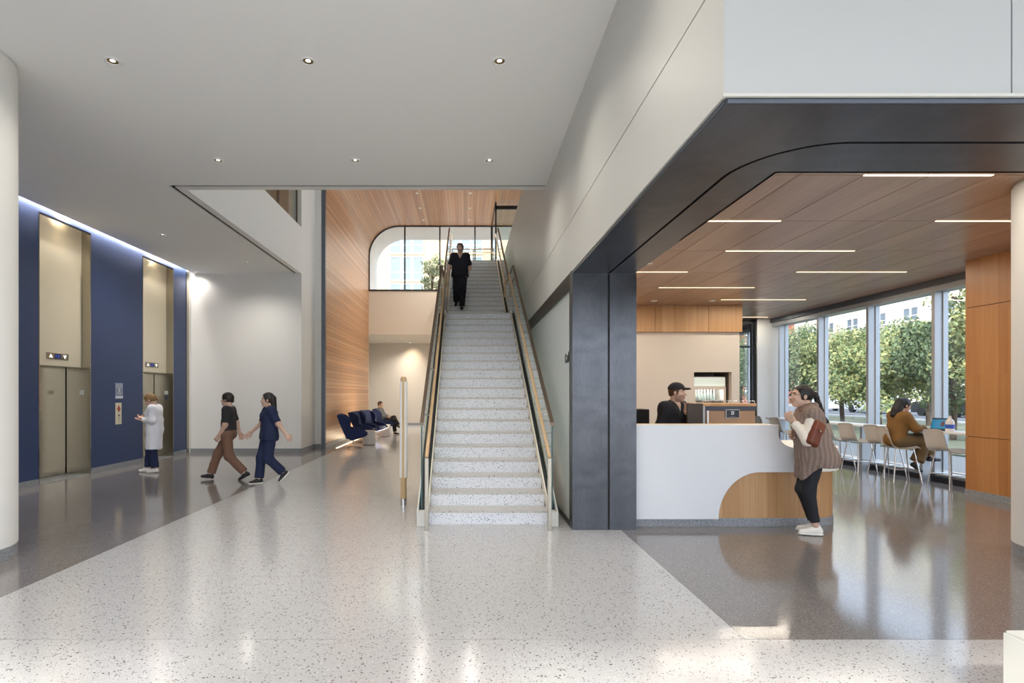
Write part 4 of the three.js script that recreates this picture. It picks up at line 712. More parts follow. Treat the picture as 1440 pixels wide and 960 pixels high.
// ------------------------------------------------------------------ lounge chairs and drum tables
const lc = thing('lounge_chair', 'navy wing back lounge chair standing before the first drum table', 'lounge chair', [-3.3, 0, -15.65], 0.18, 'navy lounge chairs');
{
  const sideS = new THREE.Shape(); sideS.moveTo(-0.44, 0.97); sideS.bezierCurveTo(-0.36, 0.99, -0.25, 0.97, -0.2, 0.93); sideS.bezierCurveTo(-0.13, 0.87, -0.09, 0.84, -0.09, 0.76); sideS.bezierCurveTo(-0.1, 0.68, -0.12, 0.62, -0.06, 0.59); sideS.bezierCurveTo(0.1, 0.57, 0.26, 0.56, 0.4, 0.42); sideS.bezierCurveTo(0.36, 0.36, 0.1, 0.28, -0.02, 0.26); sideS.bezierCurveTo(-0.12, 0.27, -0.2, 0.36, -0.24, 0.45); sideS.bezierCurveTo(-0.32, 0.64, -0.39, 0.8, -0.44, 0.97);
  for (const s of [-1, 1]) { const g = extr(sideS, 0.03, { bevel: 0.014 }).translate(0, 0, -0.015), p = g.attributes.position; for (let i = 0; i < p.count; i++) { const y = p.getY(i), x = p.getX(i); p.setZ(i, p.getZ(i) + s * (0.3 + 0.06 * Math.min(1, Math.max(0, (y - 0.3) / 0.5)) + 0.03 * x)); } g.computeVertexNormals(); part(lc, 'wing', g, M.navy); }
  const back = new RoundedBoxGeometry(0.09, 0.76, 0.64, 4, 0.04); { const p = back.attributes.position; for (let i = 0; i < p.count; i++) p.setX(i, p.getX(i) + 0.12 * (p.getZ(i) / 0.32) ** 2 * 0.6); back.computeVertexNormals(); }
  const bm = part(lc, 'backrest', back, M.navy); bm.position.set(-0.295, 0.63, 0); bm.rotation.z = 0.3;
  const sm = part(lc, 'seat', new RoundedBoxGeometry(0.58, 0.13, 0.6, 4, 0.05), M.navy); sm.position.set(0.07, 0.38, 0); sm.rotation.z = 0.1;
  part(lc, 'pedestal', lathe([[0.02, 0.04], [0.022, 0.26], [0.06, 0.29], [0, 0.29]], 18), M.chrome);
  for (let k = 0; k < 4; k++) { const a = k * Math.PI / 2 + 0.6; part(lc, 'foot', tube([[0, 0.05, 0], [Math.cos(a) * 0.3, 0.014, Math.sin(a) * 0.3]], 0.013, 8), M.chrome); }
}
copy(lc, [-3.32, 0, -17.55], -0.12, 'navy wing back lounge chair right behind the first drum table');
copy(lc, [-3.25, 0, -18.75], -0.3, 'navy wing back lounge chair with its back in dark shade, next to the second drum');
copy(lc, [-3.2, 0, -20.9], 0.15, 'navy wing back lounge chair that the grey shirted person sits in');
const dm = thing('drum_table', 'white drum side table behind the first navy lounge chair', 'side table', [-3.02, 0, -16.65], 0, 'drum side tables');
part(dm, 'drum', lathe([[0.19, 0.015], [0.2, 0.02], [0.2, 0.43], [0.195, 0.44]], 40), M.tableWhite); part(dm, 'top', lathe([[0, 0.445], [0.203, 0.445], [0.205, 0.44], [0.203, 0.432], [0, 0.43]], 40), S(0xdad2c6, 0.4)); part(dm, 'base_ring', lathe([[0, 0], [0.18, 0], [0.18, 0.018], [0, 0.018]], 32), M.dark);
copy(dm, [-3.0, 0, -19.8], 0, 'white drum side table beside the person in the lounge chair');

// ------------------------------------------------------------------ slim pole and white plinth
{
  const g = thing('floor_stand', 'slim white and wood floor stand beside the foot of the stair', 'floor stand', [PX(567.5, 7.64), 0, -7.64]);
  part(g, 'metal_foot', cyl(0.044, 0.044, 0.1, 28), M.chrome); part(g, 'wood_core', cyl(0.043, 0.043, 1.72, 28).translate(0, 0.1, 0), S(0xc4a67c, 0.5));
  for (const s of [-1, 1]) { const sh = new THREE.Shape(); sh.absarc(0, 0, 0.055, s > 0 ? -1.2 : Math.PI - 1.2, s > 0 ? 1.2 : Math.PI + 1.2, false); sh.absarc(0, 0, 0.0435, s > 0 ? 1.2 : Math.PI + 1.2, s > 0 ? -1.2 : Math.PI - 1.2, true); part(g, 'white_shell', extr(sh, 1.37).rotateX(-Math.PI / 2).translate(0, 0.4, 0), M.tableWhite); }
  part(g, 'top_cap', cyl(0.043, 0.03, 0.02, 24).translate(0, 1.82, 0), S(0xc9a878, 0.5));
  const pd = 2.3, w = thing('white_plinth', 'white box plinth standing on the pale terrazzo', 'plinth', [PX(1420, pd), 0, -pd]);
  part(w, 'body', rbox(0, 0.5, 0, PY(893, pd), -0.03, 0.5, 0.004), M.panelWhite); part(w, 'top', rbox(0.006, 0.494, PY(893, pd), PY(893, pd) + 0.012, -0.024, 0.494, 0.004), M.panelWhite);
}

// ------------------------------------------------------------------ people: smooth joined capsules, meshed by surface nets
const V = (a, b, t) => [a[0] + (b[0] - a[0]) * t, a[1] + (b[1] - a[1]) * t, a[2] + (b[2] - a[2]) * t];
const add3 = (a, b, s = 1) => [a[0] + b[0] * s, a[1] + b[1] * s, a[2] + b[2] * s];
const sub3 = (a, b) => [a[0] - b[0], a[1] - b[1], a[2] - b[2]];
const dot3 = (a, b) => a[0] * b[0] + a[1] * b[1] + a[2] * b[2];
const cross3 = (a, b) => [a[1] * b[2] - a[2] * b[1], a[2] * b[0] - a[0] * b[2], a[0] * b[1] - a[1] * b[0]];
const nrm = (a) => { const l = Math.hypot(...a) || 1; return [a[0] / l, a[1] / l, a[2] / l]; };
const cap = (a, b, ra, rb = ra, o = {}) => ({ a, b, ra, rb, ...o });                                        // capsule with two radii; cutA / cutB: flat ends
const ell = (c, r, ax) => ({ c, r, ax });                                                                    // ellipsoid with own axes
function primDist(q, x, y, z) {
  if (q.c) {
    const dx = x - q.c[0], dy = y - q.c[1], dz = z - q.c[2], A = q.ax; const u = A ? dx * A[0][0] + dy * A[0][1] + dz * A[0][2] : dx, v = A ? dx * A[1][0] + dy * A[1][1] + dz * A[1][2] : dy, w = A ? dx * A[2][0] + dy * A[2][1] + dz * A[2][2] : dz;
    const k0 = Math.hypot(u / q.r[0], v / q.r[1], w / q.r[2]), k1 = Math.hypot(u / q.r[0] ** 2, v / q.r[1] ** 2, w / q.r[2] ** 2); return k1 < 1e-9 ? -Math.min(...q.r) : k0 * (k0 - 1) / k1;
  }
  const bx = q.b[0] - q.a[0], by = q.b[1] - q.a[1], bz = q.b[2] - q.a[2], px = x - q.a[0], py = y - q.a[1], pz = z - q.a[2], l2 = bx * bx + by * by + bz * bz || 1e-9, t0 = (px * bx + py * by + pz * bz) / l2, t = t0 < 0 ? 0 : t0 > 1 ? 1 : t0;
  const ex = px - bx * t, ey = py - by * t, ez = pz - bz * t; let d = Math.sqrt(ex * ex + ey * ey + ez * ez) - (q.ra + (q.rb - q.ra) * t);
  if (q.cutB) d = Math.max(d, (t0 - 1) * Math.sqrt(l2)); if (q.cutA) d = Math.max(d, -t0 * Math.sqrt(l2)); return d;
}
function union(prims, k) { return (x, y, z) => { let d = 1e3; for (const q of prims) { const e = primDist(q, x, y, z); if (e > d + k) continue; if (d > e + k) { d = e; continue; } const h = (k - Math.abs(d - e)) / k; d = Math.min(d, e) - h * h * k * 0.25; } return d; }; }
function bounds(prims, pad) { const lo = [9, 9, 9], hi = [-9, -9, -9]; for (const q of prims) { const r = q.c ? Math.max(...q.r) : Math.max(q.ra, q.rb); for (const p of q.c ? [q.c] : [q.a, q.b]) for (let i = 0; i < 3; i++) { lo[i] = Math.min(lo[i], p[i] - r - pad); hi[i] = Math.max(hi[i], p[i] + r + pad); } } return [lo, hi]; }
function nets(fn, [lo, hi], h) {
  const n = [0, 1, 2].map((i) => Math.ceil((hi[i] - lo[i]) / h) + 1), [nx, ny, nz] = n, f = new Float32Array(nx * ny * nz);
  for (let k = 0; k < nz; k++) for (let j = 0; j < ny; j++) for (let i = 0; i < nx; i++) f[(k * ny + j) * nx + i] = fn(lo[0] + i * h, lo[1] + j * h, lo[2] + k * h);
  const vid = new Int32Array(nx * ny * nz).fill(-1), P = [], idx = [], C = [[0, 0, 0], [1, 0, 0], [0, 1, 0], [1, 1, 0], [0, 0, 1], [1, 0, 1], [0, 1, 1], [1, 1, 1]], E = [[0, 1], [2, 3], [4, 5], [6, 7], [0, 2], [1, 3], [4, 6], [5, 7], [0, 4], [1, 5], [2, 6], [3, 7]];
  for (let k = 0; k < nz - 1; k++) for (let j = 0; j < ny - 1; j++) for (let i = 0; i < nx - 1; i++) {
    const b = (k * ny + j) * nx + i, v = C.map((c) => f[b + c[0] + c[1] * nx + c[2] * nx * ny]); let m = 0; for (let c = 0; c < 8; c++) if (v[c] < 0) m++; if (!m || m === 8) continue;
    let x = 0, y = 0, z = 0, q = 0; for (const [a, e] of E) if ((v[a] < 0) !== (v[e] < 0)) { const t = v[a] / (v[a] - v[e]); x += C[a][0] + (C[e][0] - C[a][0]) * t; y += C[a][1] + (C[e][1] - C[a][1]) * t; z += C[a][2] + (C[e][2] - C[a][2]) * t; q++; }
    vid[b] = P.length / 3; P.push(lo[0] + (i + x / q) * h, lo[1] + (j + y / q) * h, lo[2] + (k + z / q) * h);
  }
  const sy = nx, sz = nx * ny, quad = (a, b, c, d, flip) => { if (flip) idx.push(a, c, b, b, c, d); else idx.push(a, b, c, b, d, c); };
  for (let k = 1; k < nz - 1; k++) for (let j = 1; j < ny - 1; j++) for (let i = 1; i < nx - 1; i++) {
    const b = k * sz + j * sy + i, s = f[b] < 0;
    if (s !== f[b + 1] < 0) quad(vid[b - sy - sz], vid[b - sz], vid[b - sy], vid[b], !s);
    if (s !== f[b + sy] < 0) quad(vid[b - 1 - sz], vid[b - sz], vid[b - 1], vid[b], s);
    if (s !== f[b + sz] < 0) quad(vid[b - 1 - sy], vid[b - sy], vid[b - 1], vid[b], !s);
  }
  const g = new THREE.BufferGeometry(); g.setAttribute('position', new THREE.Float32BufferAttribute(P, 3)); g.setIndex(idx); g.computeVertexNormals(); return g;
}
function cloth(prims, k, h, amp = 0.004, freq = 14, minus) { const u = union(prims, k); return nets((x, y, z) => { let d = u(x, y, z); if (amp && d < 0.05) d += amp * noise.noise(x * freq, y * freq * 0.6, z * freq) + amp * 0.6 * noise.noise(x * freq * 2.1 + 9, y * freq * 1.3, z * freq * 2.1); return minus ? Math.max(d, minus(x, y, z)) : d; }, bounds(prims, 0.03), h); }
function handPrims(w, dir, palm, side, curl, spread = 0.012) { // side +1: thumb towards cross(dir, palm)
  const d = nrm(dir), n = nrm(sub3(palm, d.map((v) => v * dot3(palm, d)))), s = cross3(d, n).map((v) => v * side), L = [], len = [0.068, 0.076, 0.07, 0.056];
  const turn = (a) => add3(d.map((v) => v * Math.cos(a)), n, Math.sin(a));
  for (let i = 0; i < 4; i++) {
    const off = 0.03 - i * 0.02, K = add3(add3(w, d, 0.085 - Math.abs(i - 1.2) * 0.004), s, off); L.push(cap(add3(w, s, off * 0.6), K, 0.015, 0.0125));
    let p = K, a = curl * 0.6; for (let j = 0; j < 3; j++) { const q = add3(add3(p, turn(a), len[i] * [0.45, 0.31, 0.24][j]), s, (1.5 - i) * spread * 0.25); L.push(cap(p, q, 0.0098 - j * 0.0008, 0.009 - j * 0.0008)); p = q; a += curl; }
  }
  const t0 = add3(add3(w, d, 0.025), s, 0.026), t1 = add3(add3(add3(t0, d, 0.028), s, 0.026), n, 0.012), t2 = add3(add3(add3(t1, d, 0.032), s, 0.006), n, 0.016 + curl * 0.012); L.push(cap(t0, t1, 0.014, 0.0115), cap(t1, t2, 0.011, 0.009)); return L;
}
const SK = { light: new THREE.Color(0.6, 0.39, 0.29), tan: new THREE.Color(0.5, 0.28, 0.18) };
function headGeo(hc, ax, skin, o) { // ax: forward, up, left
  const [f, u, l] = ax, P = (a, b, c) => add3(add3(add3(hc, f, a), u, b), l, c), A = [f, u, l];
  const pr = [ell(P(-0.012, 0.03, 0), [0.1, 0.092, 0.077], A), ell(P(0.026, -0.045, 0), [0.066, 0.084, 0.056], A), ell(P(0.068, -0.104, 0), [0.024, 0.022, 0.026], A), cap(P(0.086, 0.008, 0), P(0.117, -0.032, 0), 0.008, 0.0115), ell(P(0.092, -0.064, 0), [0.012, 0.012, 0.022], A), ell(P(0.07, -0.025, 0.034), [0.024, 0.022, 0.02], A), ell(P(0.07, -0.025, -0.034), [0.024, 0.022, 0.02], A), cap(P(0.083, 0.03, 0.012), P(0.072, 0.03, 0.044), 0.012), cap(P(0.083, 0.03, -0.012), P(0.072, 0.03, -0.044), 0.012)];
  const ears = [1, -1].map((s) => ell(P(-0.008, -0.008, s * 0.079), [0.019, 0.031, 0.011], A));
  const nk = cap(P(-0.03, -0.06, 0), o.neck, 0.055, 0.06);
  const g = nets(((a, b) => (x, y, z) => Math.min(a(x, y, z), b(x, y, z)))(union([...pr, nk], 0.022), union(ears, 0.01)), bounds([...pr, ...ears, nk], 0.012), 0.005);
  const p = g.attributes.position, col = new Float32Array(p.count * 3);
  for (let i = 0; i < p.count; i++) {
    const q = sub3([p.getX(i), p.getY(i), p.getZ(i)], hc), a = dot3(q, f), b = dot3(q, u), c = dot3(q, l), ac = Math.abs(c); let r = [skin.r, skin.g, skin.b];
    if (a > 0.06 && Math.hypot(b - 0.006, (ac - 0.032) * 0.8) < 0.0085) r = Math.hypot(b - 0.006, ac - 0.032) < 0.006 ? [0.03, 0.02, 0.015] : [0.6, 0.55, 0.5];
    else if (a > 0.05 && Math.abs(b - 0.031) < 0.006 && ac > 0.014 && ac < 0.05) r = o.brow;
    else if (a > 0.085 && Math.abs(b + 0.064) < 0.01 && ac < 0.024) r = [skin.r * 0.8, skin.g * 0.5, skin.b * 0.5];
    else if (o.beard && a > -0.02 && b < -0.038 && b > -0.13) r = r.map((v, k) => v * 0.55 + o.beard[k] * 0.45);
    col.set(r, i * 3);
  }
  g.setAttribute('color', new THREE.BufferAttribute(col, 3)); return g;
}
const STD = { head: [0.02, 1.56, 0], neck: [-0.015, 1.41, 0], shL: [-0.01, 1.365, 0.165], shR: [-0.01, 1.365, -0.165], elL: [-0.03, 1.09, 0.215], elR: [-0.03, 1.09, -0.215], wrL: [0.04, 0.86, 0.235], wrR: [0.04, 0.86, -0.235], hipL: [0, 0.9, 0.085], hipR: [0, 0.9, -0.085], knL: [0.025, 0.49, 0.095], knR: [0.025, 0.49, -0.095], anL: [-0.02, 0.085, 0.1], anR: [-0.02, 0.085, -0.1] };
const skinMat = new THREE.MeshStandardMaterial({ color: 0xffffff, vertexColors: true, roughness: 0.55 });
function person(o) { // pose joints as [forward, up, left] of a 1.68 m figure
  const k = o.H / 1.68, J = {}, S3 = (p) => [p[2] * k, p[1] * k, p[0] * k]; for (const n in STD) J[n] = S3((o.pose && o.pose[n]) || STD[n]);
  const g = thing('person', o.label, 'person', o.pos, o.yaw), w = o.wide || 1, R = (v) => v * k * w;
  const pel = V(J.hipL, J.hipR, 0.5), sd = nrm(sub3(J.shL, J.shR)), hd = nrm(sub3(J.hipL, J.hipR)), upT = nrm(sub3(J.neck, pel)), fw = nrm(cross3(sd, upT)), at = (t, s, f = 0) => add3(add3(V(pel, J.neck, t), nrm(V(hd, sd, Math.min(1, t * 1.3))), s * k * w), fw, f * k);
  const torso = (e) => { const L = []; for (const s of [1, -1]) L.push(cap(at(0.78, s * 0.085, -0.005), at(0.42, s * 0.062), R(0.1) + e, R(0.092) + e), cap(at(0.42, s * 0.062), at(0.02, s * 0.082, -0.01), R(0.092) + e, R(0.108) + e), cap(at(0.9, 0), s > 0 ? J.shL : J.shR, R(0.06) + e, R(0.055) + e)); if (o.female) for (const s of [1, -1]) L.push(ell(at(0.68, s * 0.065, 0.075), [0.07 * k + e, 0.07 * k + e, 0.06 * k + e])); return L; };
  const arm = (s, e, t0 = 1, t1 = 1) => { const sh = J['sh' + s], el = J['el' + s], wr = J['wr' + s], L = [cap(sh, t0 < 1 ? V(sh, el, t0) : el, R(0.05) + e, R(0.042) + e, { cutB: t0 < 1 })]; if (t0 >= 1) L.push(cap(el, V(el, wr, t1), R(0.041) + e, R(0.041 - 0.014 * t1) + e, { cutB: t1 < 1 || e > 0 })); return L; };
  const leg = (s, e, t1 = 1, flare = 0) => [cap(J['hip' + s], J['kn' + s], R(0.083) + e, R(0.056) + e), cap(J['kn' + s], V(J['kn' + s], J['an' + s], t1), R(0.054) + e, R(0.036) + e + flare, { cutB: e > 0 })];
  const lim = [...torso(0), ...arm('L', 0), ...arm('R', 0), ...leg('L', 0), ...leg('R', 0), cap(at(0.9, 0), J.neck, R(0.06), R(0.056))];
  const gs = [nets(union(lim, 0.05), bounds(lim, 0.02), 0.014)];
  for (const s of ['L', 'R']) { const h = o['hand' + s] || {}, wr = J['wr' + s], dir = h.dir ? S3(h.dir) : sub3(wr, J['el' + s]), pr = [...handPrims(wr, dir, S3(h.palm || [0, 0, s === 'L' ? -1 : 1]), (s === 'L' ? 1 : -1) * (h.flip || 1), h.curl ?? 0.4), cap(V(wr, J['el' + s], 0.15), wr, 0.027 * k, 0.022 * k)]; gs.push(nets(union(pr, 0.008), bounds(pr, 0.012), 0.0045)); }
  for (const q of gs) { const n = q.attributes.position.count, c = new Float32Array(n * 3); for (let i = 0; i < n; i++) c.set([o.skin.r, o.skin.g, o.skin.b], i * 3); q.setAttribute('color', new THREE.BufferAttribute(c, 3)); }
  const hy = o.headYaw || 0, hp = o.headPitch || 0, f0 = [Math.sin(hy) * Math.cos(hp), Math.sin(hp), Math.cos(hy) * Math.cos(hp)], l0 = [Math.cos(hy), 0, -Math.sin(hy)], u0 = cross3(f0, l0), ax = [f0, u0, l0];
  gs.push(headGeo(J.head, ax, o.skin, { brow: o.brow || [0.06, 0.035, 0.02], neck: J.neck, beard: o.beard }));
  part(g, 'body', mergeGeometries(gs.map((q) => { for (const n of Object.keys(q.attributes)) if (!['position', 'normal', 'color'].includes(n)) q.deleteAttribute(n); return q; })), skinMat);
  const HP = (a, b, c) => add3(add3(add3(J.head, f0, a), u0, b), l0, c);
  o.dress({ g, J, k, R, at, torso, arm, leg, HP, ax, fw, pel, S3 }); return g;
}
function hairCap(q, mat, extra = [], grow = 0.008, low = -0.075, nape = true) {
  const { g, HP, ax } = q, pr = [ell(HP(-0.014, 0.032, 0), [0.1 + grow, 0.092 + grow, 0.077 + grow], ax)], face = ell(HP(0.118, -0.035, 0), [0.104, 0.128, 0.13], ax), h = HP(0, 0, 0), bb = bounds([...pr, ...extra, cap(HP(-0.06, 0, 0), HP(-0.065, low, 0), 0.06)], 0.02);
  if (nape) pr.push(cap(HP(-0.055, 0.0, 0), HP(-0.06, low + 0.03, 0), 0.06, 0.05));
  const a = union(pr, 0.02), e = extra.length ? union(extra, 0.02) : null;
  return part(g, 'hair', nets((x, y, z) => { const up = dot3(sub3([x, y, z], h), ax[1]); let d = Math.max(a(x, y, z) + 0.003 * noise.noise(x * 45, y * 27, z * 45), -primDist(face, x, y, z), low - up); return e ? Math.min(d, e(x, y, z) + 0.003 * noise.noise(x * 45, y * 27, z * 45)) : d; }, bb, 0.006), mat);
}
function shoe(q, s, yaw, mat, o = {}) { // flat soled shoe under an ankle
  const a = q.J['an' + s], k = q.k, d = [Math.sin(yaw), 0, Math.cos(yaw)], tip = o.pitch || 0, dd = [d[0] * Math.cos(tip), Math.sin(tip), d[2] * Math.cos(tip)], up = [-d[0] * Math.sin(tip), Math.cos(tip), -d[2] * Math.sin(tip)];
  const P = (f, u) => add3(add3(a, dd, f * k), up, u * k), h = o.heel || 0, pr = [cap(P(-0.035, -0.04), P(0.06, -0.045), 0.036 * k, 0.036 * k), cap(P(0.06, -0.045), P(0.15, -0.056), 0.036 * k, 0.029 * k), cap(P(-0.015, -0.01), P(0.05, -0.03), 0.036 * k, 0.032 * k)];
  if (h) pr.push(cap(P(-0.045, -0.05), P(-0.04, -0.085), 0.024 * k, 0.022 * k));
  const base = P(0, -0.082), m = part(q.g, 'shoe', cloth(pr, 0.02, 0.007, 0, 1, (x, y, z) => -dot3(sub3([x, y, z], base), up)), mat);
  if (o.sole) part(m, 'sole', cloth([cap(P(-0.035, -0.072), P(0.06, -0.072), 0.04 * k), cap(P(0.06, -0.072), P(0.15, -0.072), 0.04 * k, 0.034 * k)], 0.02, 0.006, 0, 1, (x, y, z) => Math.abs(dot3(sub3([x, y, z], P(0, -0.074)), up)) - 0.009), o.sole);
  return m;
}
const H = { brown: S(0x4a3526, 0.6), blond: S(0x8a6a44, 0.6), dark: S(0x1f1814, 0.5), black: S(0x171211, 0.5), grey: S(0x4a3a32, 0.6) };
const C = { coat: S(0xe9eaf0, 0.8), scrubs: S(0x1c2748, 0.85), scrubsDark: S(0x161823, 0.85), tee: S(0x2a2a2e, 0.85), brownTrousers: S(0x7a5a48, 0.85), blackCloth: S(0x1a1b1f, 0.85), navyJacket: S(0x15161f, 0.85), camel: S(0x7d5a2c, 0.85), olive: S(0x6d5736, 0.85), greyShirt: S(0x73757a, 0.85), cream: S(0xeae2d4, 0.85), shoeWhite: S(0xeeeae2, 0.6), shoeBlack: S(0x18181a, 0.45), leather: S(0x6b331c, 0.45), denim: S(0x23242a, 0.85), fur: S(0xffffff, 0.95, { map: knitTex }) };
const CS = 0.0105;

// woman in a white coat in front of the second lift
person({
  label: 'woman in a white lab coat looking down at her hands by the elevator', pos: [PX(217, 10.84), 0, -10.84], yaw: -Math.PI / 2 + 0.15, H: 1.6, skin: SK.light, female: true, headPitch: -0.5,
  pose: { head: [0.085, 1.535, 0], neck: [0.0, 1.4, 0], elL: [-0.05, 1.11, 0.225], elR: [-0.03, 1.1, -0.22], wrL: [0.19, 1.12, 0.1], wrR: [0.22, 1.15, -0.06], anL: [-0.06, 0.085, 0.1], knL: [-0.01, 0.49, 0.1], anR: [0.17, 0.085, -0.1], knR: [0.13, 0.49, -0.1] },
  handL: { dir: [1, 0.1, -0.25], palm: [0, 1, 0], curl: 0.35, flip: -1 }, handR: { dir: [1, 0.25, 0.2], palm: [0, 1, 0.2], curl: 0.5, flip: -1 },
  dress: (q) => {
    const { g, at, torso, arm, leg, J, HP, k } = q;
    part(g, 'trousers', cloth([...leg('L', 0.022, 0.94, 0.018), ...leg('R', 0.022, 0.94, 0.018)], 0.05, CS), C.scrubs);
    part(g, 'blouse', cloth([cap(at(0.86, 0, 0.02), at(0.4, 0, 0.03), 0.1, 0.1)], 0.03, CS), C.blackCloth);
    const hem = 0.5 * k, coat = [...torso(0.028), ...arm('L', 0.02, 1, 0.93), ...arm('R', 0.02, 1, 0.93), ...[1, -1].map((s) => cap(at(0.3, s * 0.075, -0.01), [s * 0.085, hem, s > 0 ? -0.015 : 0.03], 0.118, 0.14, { cutB: true }))];
    const c = part(g, 'lab_coat', cloth(coat, 0.045, CS, 0.005, 11), C.coat);
    part(c, 'lapel', cloth([cap(add3(J.neck, [0.055, 0.0, 0.03]), at(0.55, 0.03, 0.13), 0.02, 0.013), cap(add3(J.neck, [-0.055, 0.0, 0.03]), at(0.55, -0.03, 0.13), 0.02, 0.013), cap(add3(J.neck, [0.05, 0.015, -0.02]), add3(J.neck, [-0.05, 0.015, -0.02]), 0.03)], 0.02, 0.007, 0), C.coat);
    hairCap(q, H.blond, [cap(HP(-0.11, 0.02, 0), HP(-0.14, -0.07, 0), 0.032, 0.022)], 0.012, -0.06);
    shoe(q, 'L', 0, C.shoeWhite); shoe(q, 'R', 0.05, C.shoeWhite);
  },
});
// two colleagues walking past
person({
  label: 'person in a black tee shirt and brown trousers walking past the white wall', pos: [PX(321, 9.9), 0, -9.9], yaw: -Math.PI / 2 + 0.12, H: 1.6, skin: SK.light, wide: 0.96, headYaw: -0.2,
  pose: { hipL: [0.01, 0.89, 0.08], hipR: [-0.01, 0.89, -0.08], knR: [0.22, 0.5, -0.09], anR: [0.36, 0.1, -0.09], knL: [-0.04, 0.47, 0.09], anL: [-0.34, 0.14, 0.09], elL: [0.0, 1.08, 0.2], wrL: [0.12, 0.88, 0.17], elR: [-0.1, 1.1, -0.2], wrR: [-0.16, 0.9, -0.2] },
  dress: (q) => {
    const { g, torso, arm, leg, HP } = q;
    part(g, 'trousers', cloth([...leg('L', 0.03, 0.93, 0.014), ...leg('R', 0.03, 0.93, 0.014), ...torso(0.012).slice(1, 2), ...torso(0.012).slice(4, 5)], 0.05, CS, 0.006, 10), C.brownTrousers);
    part(g, 'tee_shirt', cloth([...torso(0.018).map((p) => ({ ...p })), ...arm('L', 0.02, 0.85), ...arm('R', 0.02, 0.85)], 0.045, CS, 0.004, 12, (x, y) => q.pel[1] + 0.07 - y), C.tee);
    hairCap(q, H.dark, [cap(HP(-0.09, 0.06, 0), HP(-0.1, -0.03, 0), 0.038, 0.03)], 0.015, -0.045, false);
    const a = shoe(q, 'R', 0, C.shoeBlack, { pitch: 0.12, heel: 1 }); shoe(q, 'L', 0, C.shoeBlack, { pitch: -0.5, heel: 1 });
  },
});
person({
  label: 'woman in navy scrubs walking with her arms swinging, dark hair', pos: [PX(378, 9.5), 0, -9.5], yaw: -1.05, H: 1.6, skin: SK.light, female: true, wide: 1.04, headYaw: -0.35,
  pose: { hipL: [-0.01, 0.89, 0.085], hipR: [0.01, 0.89, -0.085], knR: [0.12, 0.49, -0.08], anR: [0.16, 0.085, -0.07], knL: [0.02, 0.47, 0.08], anL: [-0.24, 0.2, 0.09], elR: [0.08, 1.12, -0.26], wrR: [0.26, 0.95, -0.32], elL: [-0.12, 1.12, 0.26], wrL: [-0.24, 0.93, 0.34] },
  handR: { curl: 0.3 }, handL: { curl: 0.3 },
  dress: (q) => {
    const { g, torso, arm, leg, at, HP, J } = q;
    part(g, 'trousers', cloth([...leg('L', 0.026, 0.95, 0.018), ...leg('R', 0.026, 0.95, 0.018)], 0.05, CS, 0.006, 10), C.scrubs);
    const t = part(g, 'scrub_top', cloth([...torso(0.028), ...arm('L', 0.026, 0.9), ...arm('R', 0.026, 0.9), ...[1, -1].map((s) => cap(at(0.3, s * 0.07), at(-0.14, s * 0.075), 0.12, 0.135, { cutB: true }))], 0.045, CS, 0.005, 11, (x, y, z) => 0.075 - Math.hypot(x - J.neck[0], (y - J.neck[1] - 0.0) * 0.9, z - J.neck[2] - 0.06)), C.scrubs);
    hairCap(q, H.dark, [cap(HP(-0.08, 0.02, 0), HP(-0.11, -0.14, 0), 0.07, 0.045), cap(HP(-0.1, -0.1, 0), HP(-0.13, -0.24, 0), 0.045, 0.03)], 0.012);
    shoe(q, 'R', 0, C.shoeBlack, { sole: C.shoeWhite }); shoe(q, 'L', 0, C.shoeBlack, { pitch: -0.8, sole: C.shoeWhite });
  },
});
// man coming down the upper flight
person({
  label: 'man in dark scrubs walking down the upper stair flight, hand on the rail', pos: [PX(647, 13.86), 3.753, -13.86], yaw: 0.0, H: 1.74, skin: SK.light, wide: 1.06, headYaw: -0.45, headPitch: -0.2, beard: [0.09, 0.05, 0.03],
  pose: { hipL: [0, 0.9, 0.08], hipR: [-0.01, 0.9, -0.08], knL: [0.06, 0.49, 0.07], anL: [0.03, 0.085, 0.04], knR: [0.05, 0.56, -0.1], anR: [-0.19, 0.25, -0.1], elR: [-0.02, 1.1, -0.25], wrR: [0.1, 0.93, -0.31], elL: [-0.06, 1.1, 0.25], wrL: [0.04, 0.9, 0.19] },
  handR: { dir: [0.7, -0.4, -0.1], palm: [0, -0.9, -0.2], curl: 0.6 }, handL: { dir: [0.1, -0.8, -0.4], curl: 0.5 },
  dress: (q) => {
    const { g, torso, arm, leg, at, HP, J } = q;
    part(g, 'trousers', cloth([...leg('L', 0.024, 0.95, 0.016), ...leg('R', 0.024, 0.95, 0.016)], 0.04, CS, 0.005, 10), C.scrubsDark);
    part(g, 'scrub_top', cloth([...torso(0.024), ...arm('L', 0.026, 0.85), ...arm('R', 0.026, 0.85), ...[1, -1].map((s) => cap(at(0.3, s * 0.065), at(-0.08, s * 0.075), 0.115, 0.125, { cutB: true }))], 0.045, CS, 0.005, 11, (x, y, z) => Math.max(-1, 0.03 - Math.abs(x - J.neck[0]) - (J.neck[1] - 0.07 - y) * 0.5 - (z > J.neck[2] ? 0 : 9)) * (y > J.neck[1] - 0.16 ? 1 : 0) - (y > J.neck[1] - 0.16 ? 0 : 1)), C.scrubsDark);
    hairCap(q, H.brown, [], 0.012);
    shoe(q, 'L', 0, C.shoeBlack); shoe(q, 'R', -0.1, C.shoeBlack, { pitch: -0.35 });
  },
});
